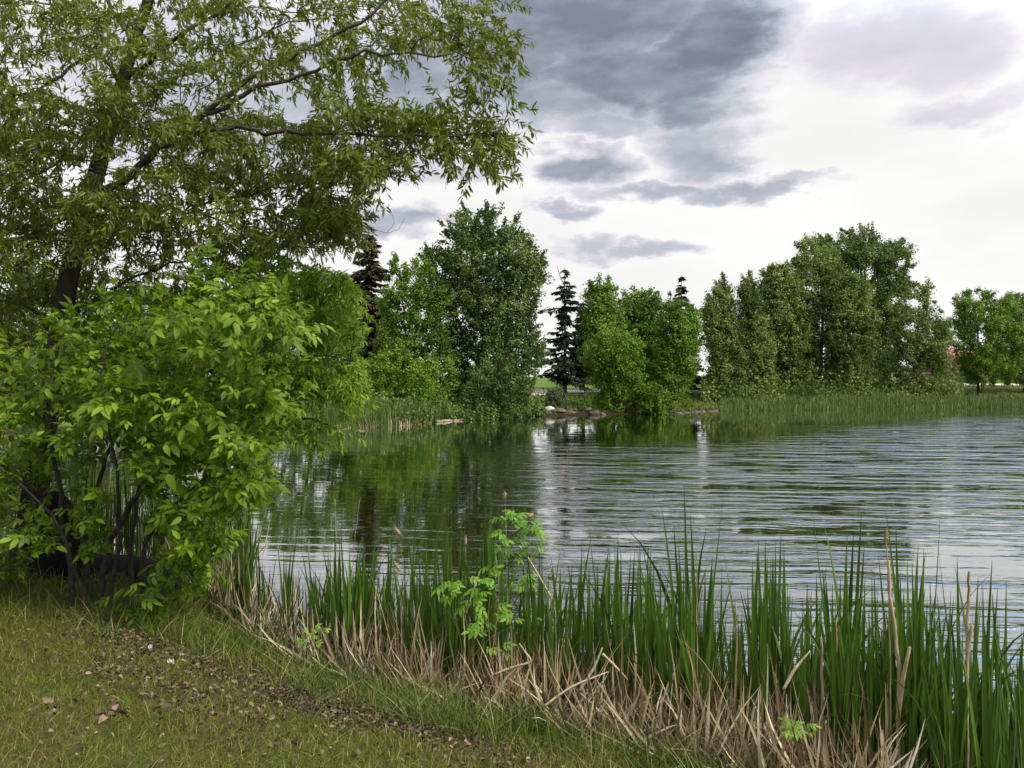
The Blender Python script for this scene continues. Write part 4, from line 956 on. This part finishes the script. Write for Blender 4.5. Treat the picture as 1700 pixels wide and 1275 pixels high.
kb = lambda X, Y, s, rg: rg.random(len(X)) < .018 + 1.0 * bare(X, Y) * (.35 + sstep(-.25, .4, lump(X * 3.3, Y * 3.3, 1)))
q = land_pts(7500, -3.6, 1.2, 3.3, 6.6, .2, 20, rl, kb)
LLt = leaf_tpl(.62, .5, .6, (0, .25, .65, 1), (0, .9, .85, 0))
flat_scatter('leaf_litter', q, LLt, rl.uniform(.014, .036, len(q)), M['litter'], rl, 'brown fallen leaves scattered between lawn and cattails')
for (x, y, n_) in ((85, 1178, 9), (185, 1192, 10), (285, 1178, 6), (240, 1052, 5)):
    c = ray_ground(x, y, 2.5, 12); q = c[:2] + rl.normal(0, .035, (n_, 2)); z = gz(q[:, 0], q[:, 1]) + .02; a = rl.uniform(0, 6.28, n_)
    o = scatter('curled_leaves', LLt, np.column_stack([q, z]) - c, np.column_stack([np.cos(a), np.sin(a), rl.normal(0, .3, n_)]), nrm(rl.normal(0, .6, (n_, 3)) + [0, 0, 1]), .06, M['litter'], None)
    o.location = c
    tag(o, {85: 'dark curled leaf clump on the lawn in the bottom left corner', 185: 'dark curled leaf clump on the lawn at the bottom edge, nearer the pale patch', 285: 'small dark leaf clump on the open lawn right of the two larger ones', 240: 'small dark leaf clump on the lawn just in front of the bush'}[x], 'leaf clump', 'curled leaf clumps on the lawn')
for (x, y, w_, h_, lab) in ((284, 1108, .038, .009, 'narrow white paper scrap lying on the lawn by the litter'), (250, 1083, .022, .012, 'crumpled white paper scrap on the lawn nearer the bush')):
    c = ray_ground(x, y, 2.5, 12); bm = bmesh.new(); N = 7
    vs = [[bm.verts.new(((i / N - .5) * w_, (j / 4 - .5) * h_ * 1.6, .012 * math.sin(i * 1.7 + j) * .6 + .004 * j + .018)) for j in range(5)] for i in range(N + 1)]
    for i in range(N):
        for j in range(4): bm.faces.new((vs[i][j], vs[i + 1][j], vs[i + 1][j + 1], vs[i][j + 1]))
    o = bobj('paper_scrap', bm, M['paper']); o.location = (c[0], c[1], c[2] + .015); md = o.modifiers.new('thick', 'SOLIDIFY'); md.thickness = .002
    o.rotation_euler = (R(18), 0, R(8)); tag(o, lab, 'paper scrap')

# ------------------------------------------------------------------ cattails
rc = np.random.default_rng(21)
def blade_mesh(name, specs, m, parent, rg, seg=8):
    """specs: base(3), azimuth of lean, lean, length, width, bend, break (or 0)"""
    Vs = []; Q = []; T = []; off = 0
    for (b0, az_, ln, L, wd, bd, face) in specs:
        t = np.linspace(0, 1, seg + 1); dirh = np.array([math.cos(az_), math.sin(az_), 0])
        th = ln + bd * t ** 2.2; dz = np.cos(th); dh = np.sin(th); st = L / seg
        z = np.concatenate([[0], np.cumsum(dz[:-1] * st)]); hx = np.concatenate([[0], np.cumsum(dh[:-1] * st)])
        c = np.array(b0) + np.outer(hx, dirh) + np.outer(z, [0, 0, 1])
        fa = face + t * rg.normal(0, .5); wv = np.stack([np.cos(fa), np.sin(fa), 0 * fa], 1)
        nv = np.stack([-np.sin(fa), np.cos(fa), 0 * fa], 1)
        hw = wd / 2 * np.clip(1.06 - t ** 3.2, 0.04, 1) * np.clip(.7 + t * 2, 0, 1)
        ring = np.stack([c - wv * hw[:, None], c + nv * hw[:, None] * .35, c + wv * hw[:, None]], 1)
        Vs.append(ring.reshape(-1, 3)); k = off + np.arange((seg + 1) * 3).reshape(seg + 1, 3)
        Q.append(np.concatenate([np.stack([k[:-1, 0], k[:-1, 1], k[1:, 1], k[1:, 0]], 1), np.stack([k[:-1, 1], k[:-1, 2], k[1:, 2], k[1:, 1]], 1)])); off += (seg + 1) * 3
    return mesh_np(name, np.concatenate(Vs), [np.concatenate(Q)], m, parent, smooth=True)
protos = []
for v in range(14):
    n = rc.integers(7, 12); sp = []
    tall = rc.uniform(.95, 1.12)
    for k in range(n):
        L = tall * rc.uniform(.5, 1.08); sp.append(((rc.normal(0, .012), rc.normal(0, .012), 0), rc.uniform(0, 6.28), abs(rc.normal(0, .085)) + .01, L, rc.uniform(.015, .027), rc.normal(.04, .10) if rc.random() < .9 else rc.uniform(.6, 1.6), rc.uniform(-.5, .5)))
    o = blade_mesh('cattail', sp, M['cattail'], None, rc); protos.append(o)
# shore front line of the stand and where it is dense (photo columns)
sq = []
clump_px = [(405, 1.05), (425, .9), (345, .8), (470, .75), (555, .95), (575, 1.), (610, .95), (640, .95), (655, .85), (690, .9), (720, .95), (745, 1.), (770, .9), (800, .9), (825, 1.), (860, .85), (890, .9), (915, .85), (940, .95), (985, 1.0), (1010, .95), (1035, .9), (1060, .9),
            (1090, 1.1), (1110, 1.15), (1140, 1.15), (1155, 1.), (1185, .7), (1225, .8), (1265, 1.0), (1280, 1.05), (1300, 1.), (1330, 1.0), (1350, 1.), (1400, 1.02), (1415, 1.0), (1470, .95), (1500, 1.0), (1520, 1.05), (1545, 1.0), (1560, .9), (1600, .95), (1625, .9), (1670, .95), (1710, 1.)]
def shoreY(x):
    """distance of the shore line under photo column x, near side"""
    Y = np.linspace(2.2, 12, 400); X = (x - 850) / F * Y; s = sdist(X, Y); k = np.nonzero(s < 0)[0]
    return Y[k[0]] if len(k) else 8.
SUB = [(-999, 440, 'touching the bush'), (440, 600, 'around the tall straight tan cane'), (600, 700, 'with the leaning fluffy head'), (700, 800, 'under the left leaves of the sapling'), (800, 870, 'behind the sapling stem'),
       (870, 960, 'around the stubby dark seed head'), (960, 1070, 'above the folded pale reed at bottom centre'), (1070, 1175, 'with the highest pointed blades'), (1175, 1245, 'in the low gap by the cut brown stalk'), (1245, 1345, 'between the low gap and the broad tan stalk'),
       (1345, 1440, 'around the straight broad tan stalk'), (1440, 1530, 'around the forked dead stalk'), (1530, 1640, 'around the broken forked stalk at the right edge'), (1640, 9999, 'at the far right corner')]
plants = []
TOPX_ = 0; TOPX = [300, 345, 405, 470, 555, 600, 640, 700, 760, 830, 900, 985, 1060, 1090, 1150, 1190, 1225, 1265, 1350, 1400, 1500, 1545, 1600, 1700]
TOPY = [860, 850, 830, 852, 832, 826, 834, 842, 832, 828, 858, 846, 872, 858, 838, 890, 915, 872, 875, 878, 868, 878, 895, 900]
def plant_h(x, Y, k):
    X = (x - 850) / F * Y; z0 = max(G(X, Y), -.25); return max(.35, (CH - (np.interp(x, TOPX, TOPY) - HZ) * Y / F - z0) * k)
for (x, hgt) in clump_px:
    ys = shoreY(x)
    for k in range(rc.integers(2, 5)):
        xx = x + rc.normal(0, 8); Y = ys + rc.uniform(-.15, .75); plants.append((xx, Y, plant_h(xx, Y, hgt / 1.02 * rc.uniform(.76, 1.03))))
for (x, k) in [(1170, .9), (1182, .8), (1196, .85), (1208, .7), (1222, .75), (1235, .85), (1248, .9), (1385, .8), (1432, .85), (1450, .9)]:
    Y = shoreY(x) + rc.uniform(0, .4); plants.append((x, Y, plant_h(x, Y, k)))
for k in range(298 - len(plants)):
    x = rc.choice([rc.uniform(360, 1740), rc.uniform(480, 900), rc.uniform(1420, 1740)], p=[.5, .32, .18]); ys = shoreY(x); Y = ys + rc.uniform(-.25, .9); plants.append((x, Y, plant_h(x, Y, rc.uniform(.42, .85))))
first = set(); cnt = 0
for (x, Y, hgt) in plants:
    X = (x - 850) / F * Y; v = int(rc.integers(0, len(protos))); pr = protos[v]
    if v not in first: o = pr; first.add(v)
    else: o = pr.copy(); C.objects.link(o)
    # blades rise from the ground or the pond bed
    o.location = (X, Y, max(G(X, Y), -.25)); s = hgt * .93; o.scale = (s * .95, s * .95, s); o.rotation_euler = (0, 0, rc.uniform(-.35, .35) + (math.pi if rc.random() < .5 else 0))
    front = 'front' if Y < shoreY(x) + .25 else 'back'; siz = 'tall' if hgt > 1.25 else 'medium' if hgt > 1.0 else 'short'
    for (a, b2, lab) in SUB:
        if a <= x < b2: tag(o, f'{siz} green cattail in {front} row {lab}', 'cattail', f'{siz} cattails in {front} row {lab}')
    cnt += 1
for v, pr in enumerate(protos):
    if v not in first: bpy.data.objects.remove(pr)
print('cattails', cnt)

# dead blades at the foot of the stand
def dead_spec(n, xr, sr, Lr, rg, leanr=(.05, .9), wr=(.008, .018), bd=.5):
    sp = []
    for k in range(n):
        x = rg.uniform(*xr); ys = shoreY2(x); Y = ys + rg.uniform(*sr); X = (x - 850) / F * Y
        ln = rg.uniform(*leanr); sp.append(((X, Y, max(G(X, Y), -.02) + rg.random() * .03), rg.uniform(0, 6.28), ln, rg.uniform(*Lr), rg.uniform(*wr), rg.normal(0, bd), rg.uniform(0, 3.14)))
    return sp
_xt = np.linspace(150, 1800, 80); _yt = np.array([shoreY(x) for x in _xt]); shoreY2 = lambda x: float(np.interp(x, _xt, _yt))
sp = dead_spec(2300, (300, 1500), (-.50, .3), (.15, .52), rc, (.1, 1.1), (.010, .022)) + dead_spec(480, (300, 1480), (-.42, .35), (.35, .75), rc, (.02, .5), (.010, .020), .25) + dead_spec(2800, (300, 1780), (-.55, .25), (.12, .5), rc, (.9, 1.55), (.009, .024), .5)
sp += dead_spec(800, (820, 1480), (-.5, .2), (.2, .55), rc, (.1, 1.3), (.010, .020), .5)
tag(blade_mesh('dead_reeds', sp, M['deadreed'], None, rc, 4), 'tangled tan dead reed blades at the foot of the near cattails', 'dead reeds', kind='stuff')
sp = dead_spec(520, (640, 1560), (-.65, .1), (.35, .85), rc, (.2, 1.0), (.0028, .0048), 1.5)
tag(blade_mesh('dry_grass', sp, M['straw'], None, rc, 12), 'thin reddish dry grass stems arching in front of the cattails', 'dry grass', kind='stuff')
sp = dead_spec(140, (170, 420), (-.3, .5), (.5, 1.1), rc, (.02, .35), (.008, .014), .25)
tag(blade_mesh('dead_reeds', sp, M['deadreed'], None, rc, 5), 'pale dead reed stalks showing between the bush stems', 'dead reeds', kind='stuff')
sp = []
for k in range(420):
    x = rc.uniform(120, 420); Y = rc.uniform(8.2, 10.5) ; X = (x - 850) / F * Y
    sp.append(((X, Y, max(G(X, Y), -.2)), rc.uniform(0, 6.28), abs(rc.normal(0, .12)), rc.uniform(.6, 1.3), rc.uniform(.012, .018), rc.normal(.05, .15), rc.uniform(-.6, .6)))
tag(blade_mesh('reed_bed', sp, M['cattail'], None, rc, 6), 'green reeds in the water behind the bush', 'reeds', kind='stuff')

# single dead stalks one can tell apart
def stalk(name, label, pts, r, m, head=None, Y=5.2, fork=None, group=None, cat='dead stalk'):
    if pts[0][0] > 1000: Y = shoreY2(pts[0][0]) - .12
    q = [P(x, y, Y + dy) for x, y, dy in pts]; b0 = q[0].copy(); b0[2] = max(G(b0[0], b0[1]), -.1) - .02; q = [b0] + q[1:]
    t = thing(name, label, cat, group, tuple(b0)); W = Wood(3000); W.limb(q, r, r * .55, 1, step=.06, wig=.002)
    if fork: W.limb([P(x, y, Y + dy) for x, y, dy in fork], r * .95, r * .6, 2, attach=[1], step=.06)
    W.finish(.002); W.mesh('stalk', m, t, origin=b0)
    if head:
        hx, hy, hl, hr, bend = head; c = P(hx, hy, Y); rg = np.random.default_rng(int(hx)); rows = 14; ns = 14; V = []
        for i in range(rows + 1):
            u = i / rows; rr = hr * math.sin(math.pi * min(1, max(0.02, u))) ** .45 * (1 + rg.normal(0, .10))
            for j in range(ns):
                a = 6.283 * j / ns; k = rr * (1 + rg.normal(0, .13)); V.append((c[0] + bend * (u - .5) * hl + k * math.cos(a), c[1] + k * math.sin(a), c[2] + (u - .5) * hl))
        k = np.arange((rows + 1) * ns).reshape(rows + 1, ns); kn = np.roll(k, -1, 1)
        mesh_np('seed_head', np.array(V) - b0, [np.stack([k[:-1], kn[:-1], kn[1:], k[1:]], -1).reshape(-1, 4), k[:1][:, ::-1], k[-1:]], M['seed'], t, smooth=True)
        # loose fluff
        n = 130; o_ = nrm(rg.normal(size=(n, 3))); pz = np.array(V)[rg.integers(0, len(V), n)]
        scatter('fluff', LN, pz - b0, o_, nrm(rg.normal(size=(n, 3))), rg.uniform(.006, .018, n), M['seed'], t)
    return t
reed = rough_mat('dead stalk', [(.35, (.12, .085, .04)), (.5, (.27, .205, .11)), (.68, (.44, .37, .23))], 45, .75, .6, .004, (1, 1, .12)); M['reed'] = reed
stalk('cattail_stalk', 'tallest thin brown cattail stalk with a small fluffy head above the sapling', [(846,1150,0),(843,1050,0),(842,950,0),(840,880,0),(838,815,0)], .0045, reed, (838, 822, .045, .010, 0), 5.1, group='brown cattail stalks with seed heads')
stalk('cattail_stalk', 'brown cattail stalk topped by a large torn fluffy seed head', [(890,1140,0),(888,1050,0),(884,960,0),(880,900,0),(878,856,0)], .004, reed, (878, 858, .05, .026, .7), 5.0, group='brown cattail stalks with seed heads')
stalk('cattail_stalk', 'leaning cattail stalk with bent fluffy head left of the sapling', [(680,1100,0),(676,1000,0),(668,930,0),(662,885,0)], .004, reed, (660, 882, .055, .014, -.7), 5.5, group='brown cattail stalks with seed heads')
stalk('cattail_stalk', 'cattail stalk with ragged head low among the blades left of the sapling', [(668,1100,0),(665,1010,0),(660,950,0)], .004, reed, (659, 940, .07, .014, -.6), 5.3, group='brown cattail stalks with seed heads')
stalk('cattail_stalk', 'short cattail stalk with a stubby dark brown seed head right of the sapling', [(915,1140,0),(915,1040,0),(915,965,0)], .005, reed, (915, 957, .05, .020, 0), 4.9, group='brown cattail stalks with seed heads')
stalk('cattail_stalk', 'cattail stalk with narrow pale head standing before the ripples', [(775,1130,0),(774,1000,0),(773,910,0)], .0035, reed, (773, 898, .065, .009, 0), 5.4, group='brown cattail stalks with seed heads')
stalk('cattail_stalk', 'tall pale cattail stalk with thin frayed head in the right stand', [(1480,1160,0),(1478,1060,0),(1474,960,0),(1472,895,0)], .005, reed, (1471, 890, .07, .009, 0), 4.2, group='brown cattail stalks with seed heads')
stalk('reed_cane', 'tall straight tan cane standing alone before the left water', [(562,1090,0),(560,1000,0),(558,910,0),(556,828,0)], .0062, reed, None, 5.7)
stalk('reed_cane', 'thin leaning tan cane beside the tall straight one', [(578,1080,0),(583,980,0),(590,890,0),(598,826,0)], .0035, reed, None, 5.7)
stalk('reed_cane', 'thick forked tan dead stalk low in the right stand', [(1490,1330,0),(1491,1240,0),(1492,1180,0),(1493,1110,0),(1486,1060,0),(1478,990,0),(1474,930,0)], .013, reed, None, 3.9, fork=[(1492,1170,0),(1500,1120,-.02),(1510,1075,-.03)])
stalk('reed_cane', 'thick pale dead stalk with broken fork at the right edge', [(1604,1330,0),(1604,1200,0),(1605,1100,0),(1606,1020,0),(1609,950,0)], .011, reed, None, 3.8, fork=[(1605,1090,0),(1610,1060,-.01),(1614,1038,-.02)])
stalk('reed_cane', 'straight broad tan stalk in front of the water gap right of centre', [(1392,1250,0),(1390,1150,0),(1388,1030,0)], .008, reed, None, 4.2)
stalk('reed_cane', 'short tan stalk left of the straight broad one', [(1366,1250,0),(1365,1160,0),(1363,1060,0)], .010, reed, None, 4.2)
stalk('reed_cane', 'slim brown stalk beside the tall pointed blades', [(1160,1200,0),(1158,1100,0),(1157,1000,0),(1156,912,0)], .005, reed, None, 4.7)
stalk('reed_cane', 'brown cut stalk standing in the low gap between two stands', [(1212,1200,0),(1222,1120,0),(1222,1000,0)], .008, reed, None, 4.6)
for (pts, lab) in (([(955,1075,5.0),(930,1020,5.0),(885,940,5.0),(862,905,5.0)], 'long pale broken reed blade leaning up left from the sapling foot'), ([(740,1110,5.3),(758,1070,5.3),(776,1010,5.2),(798,945,5.2)], 'pale broken reed blade leaning up right left of the sapling'), ([(688,1120,5.5),(715,1095,5.5),(735,1060,5.4),(757,1028,5.4)], 'wide pale reed blade leaning right at the litter edge'),
                   ([(960,1150,4.2),(985,1110,4.2),(1000,1075,4.2)], 'short pale reed blade tilted right at the bottom centre'), ([(1000,1085,4.2),(1020,1105,4.2),(1042,1128,4.2)], 'pale flat reed blade folded down to the right at bottom centre'), ([(820,1120,4.5),(850,1108,4.5),(880,1098,4.5),(870,1080,4.5),(862,1068,4.5)], 'bent pale reed blade with a sharp knee below the sapling'),
                   ([(1300,1145,3.75),(1320,1110,3.75),(1345,1080,3.75)], 'flat grey tan blade lying across the dark stand at right'), ([(900,1175,4.15),(950,1140,4.15),(1010,1115,4.15)], 'long brown reed stem lying low across the bottom centre')):
    q = catmull([P(*p_) for p_ in pts], 5); n = len(q); tt = np.linspace(0, 1, n); tn_ = nrm(np.gradient(q, axis=0)); sd_ = nrm(np.cross(tn_, [0.15, 1, 0.1])); hw = .0065 * np.clip(1.1 - tt ** 3, .1, 1)
    V = np.stack([q - sd_ * hw[:, None], q + np.array([0, -.004, 0]), q + sd_ * hw[:, None]], 1).reshape(-1, 3); k = np.arange(n * 3).reshape(n, 3)
    o = mesh_np('broken_reed', V, [np.concatenate([np.stack([k[:-1, 0], k[:-1, 1], k[1:, 1], k[1:, 0]], 1), np.stack([k[:-1, 1], k[:-1, 2], k[1:, 2], k[1:, 1]], 1)])], M['palereed'] if 'palereed' in M else M.setdefault('palereed', rough_mat('pale reed blade', [(.35, (.24, .18, .10)), (.65, (.50, .42, .27))], 40, .7, .3, .003)), smooth=True)
    md = o.modifiers.new('thick', 'SOLIDIFY'); md.thickness = .002; tag(o, lab, 'reed blade', 'single pale reed blades in the near stand')

# ------------------------------------------------------------------ saplings among the cattails
def sapling(label, stems, tw, lf, m, size, Y0, seed, name='ash_sapling'):
    rg = np.random.default_rng(seed); b0 = P(*stems[0][0]); b0[2] = G(b0[0], b0[1]) - .02; t = thing(name, label, 'sapling', None, tuple(b0)); W = Wood(3000)
    for k, s in enumerate(stems):
        q = [P(*p_) for p_ in s]
        if k == 0: q[0] = b0
        W.limb(q, .0045 if k == 0 else .003, .0016, 1 + k, attach=None if k == 0 else list(range(1, 1 + k)), step=.05, wig=.002)
    W.finish(.001); W.mesh('stem', M['stem'], t, origin=b0)
    pos = []; dr = []; nm = []
    for (x, y, Y, ax, az_) in tw:
        pos.append(P(x, y, Y)); dr.append(nrm(np.array([ax, rg.normal(0, .3), az_]))); nm.append(nrm(np.array([0, -.55, 1]) + rg.normal(0, .25, 3)))
    scatter('leaves', CP, np.array(pos) - b0, np.array(dr), np.array(nm), size * rg.uniform(.8, 1.2, len(pos)), m, t)
    return t
M['sap'] = leaf_mat('sapling leaf', [(0, (.09, .20, .018)), (.5, (.17, .32, .035)), (1, (.30, .45, .07))], .45, .42, .35)
stm = [[(800,1150,4.9),(806,1060,4.9),(822,960,4.85),(836,900,4.8),(850,860,4.8)], [(836,900,4.8),(862,880,4.75),(886,862,4.7)], [(822,960,4.85),(850,930,4.8),(880,905,4.75),(896,905,4.7)], [(806,1060,4.9),(780,1000,4.85),(752,965,4.8)], [(812,1010,4.9),(840,975,4.8),(862,955,4.8)], [(806,1060,4.9),(840,1040,4.85),(868,1030,4.8)]]
tw = []
rs = np.random.default_rng(77)
for (x, y, n_, sx_, sy_) in ((835,855,5,12,5), (862,850,4,10,4), (880,872,5,12,6), (862,880,6,16,8), (892,900,4,8,8), (826,905,3,8,6), (858,910,5,16,8), (760,962,5,14,5), (745,985,4,12,5), (800,975,4,14,8), (838,965,5,16,8), (862,975,4,12,8), (800,1005,5,16,8), (840,1015,4,14,6), (785,1025,4,14,6), (865,1030,3,8,4), (790,1060,3,14,8), (820,1075,3,12,4), (815,940,3,12,8)):
    for k in range(n_): tw.append((x + rs.normal(0, sx_), y + rs.normal(0, sy_), 4.78 + rs.normal(0, .05), rs.choice([-1, 1]) * rs.uniform(.5, 1), rs.normal(-.1, .35)))
sapling('light green leafy sapling growing up through the middle of the cattails', stm, tw, None, M['sap'], .085, 4.8, 1)
tw = [(510 + rs.normal(0, 10), y, 5.2 + rs.normal(0, .03), rs.choice([-1, 1]) * rs.uniform(.5, 1), rs.uniform(-.2, .6)) for y in (1045, 1050, 1056, 1060, 1064, 1070, 1074) for _ in range(2)]
sapling('tiny light green sprout at the lawn edge beside the leaf litter', [[(508,1100,5.25),(510,1070,5.2),(512,1045,5.2)]], tw, None, M['sap'], .05, 5.2, 2, 'sprout')
tw = [(215 + rs.normal(0, 18), 985 + rs.normal(0, 12), 5.6 + rs.normal(0, .08), rs.choice([-1, 1]) * rs.uniform(.5, 1), rs.uniform(-.2, .3)) for _ in range(9)]
sapling('low leafy seedling at the foot of the bush stems', [[(205,1040,5.65),(210,1005,5.6),(216,985,5.6)]], tw, None, M['ash'], .13, 5.6, 3, 'seedling')
tw = [(1318 + rs.normal(0, 10), 1208 + rs.normal(0, 6), 3.56 + rs.normal(0, .04), rs.choice([-1, 1]) * rs.uniform(.5, 1), rs.uniform(-.3, .5)) for _ in range(12)]
sapling('bright yellow green weed at the bottom edge before the dark cattails', [[(1310,1262,3.6),(1314,1235,3.57),(1318,1200,3.55)]], tw, None, M['sap'], .055, 3.55, 4, 'weed')
print('objects', len(bpy.data.objects), 'polys', sum(len(m_.polygons) for m_ in bpy.data.meshes))
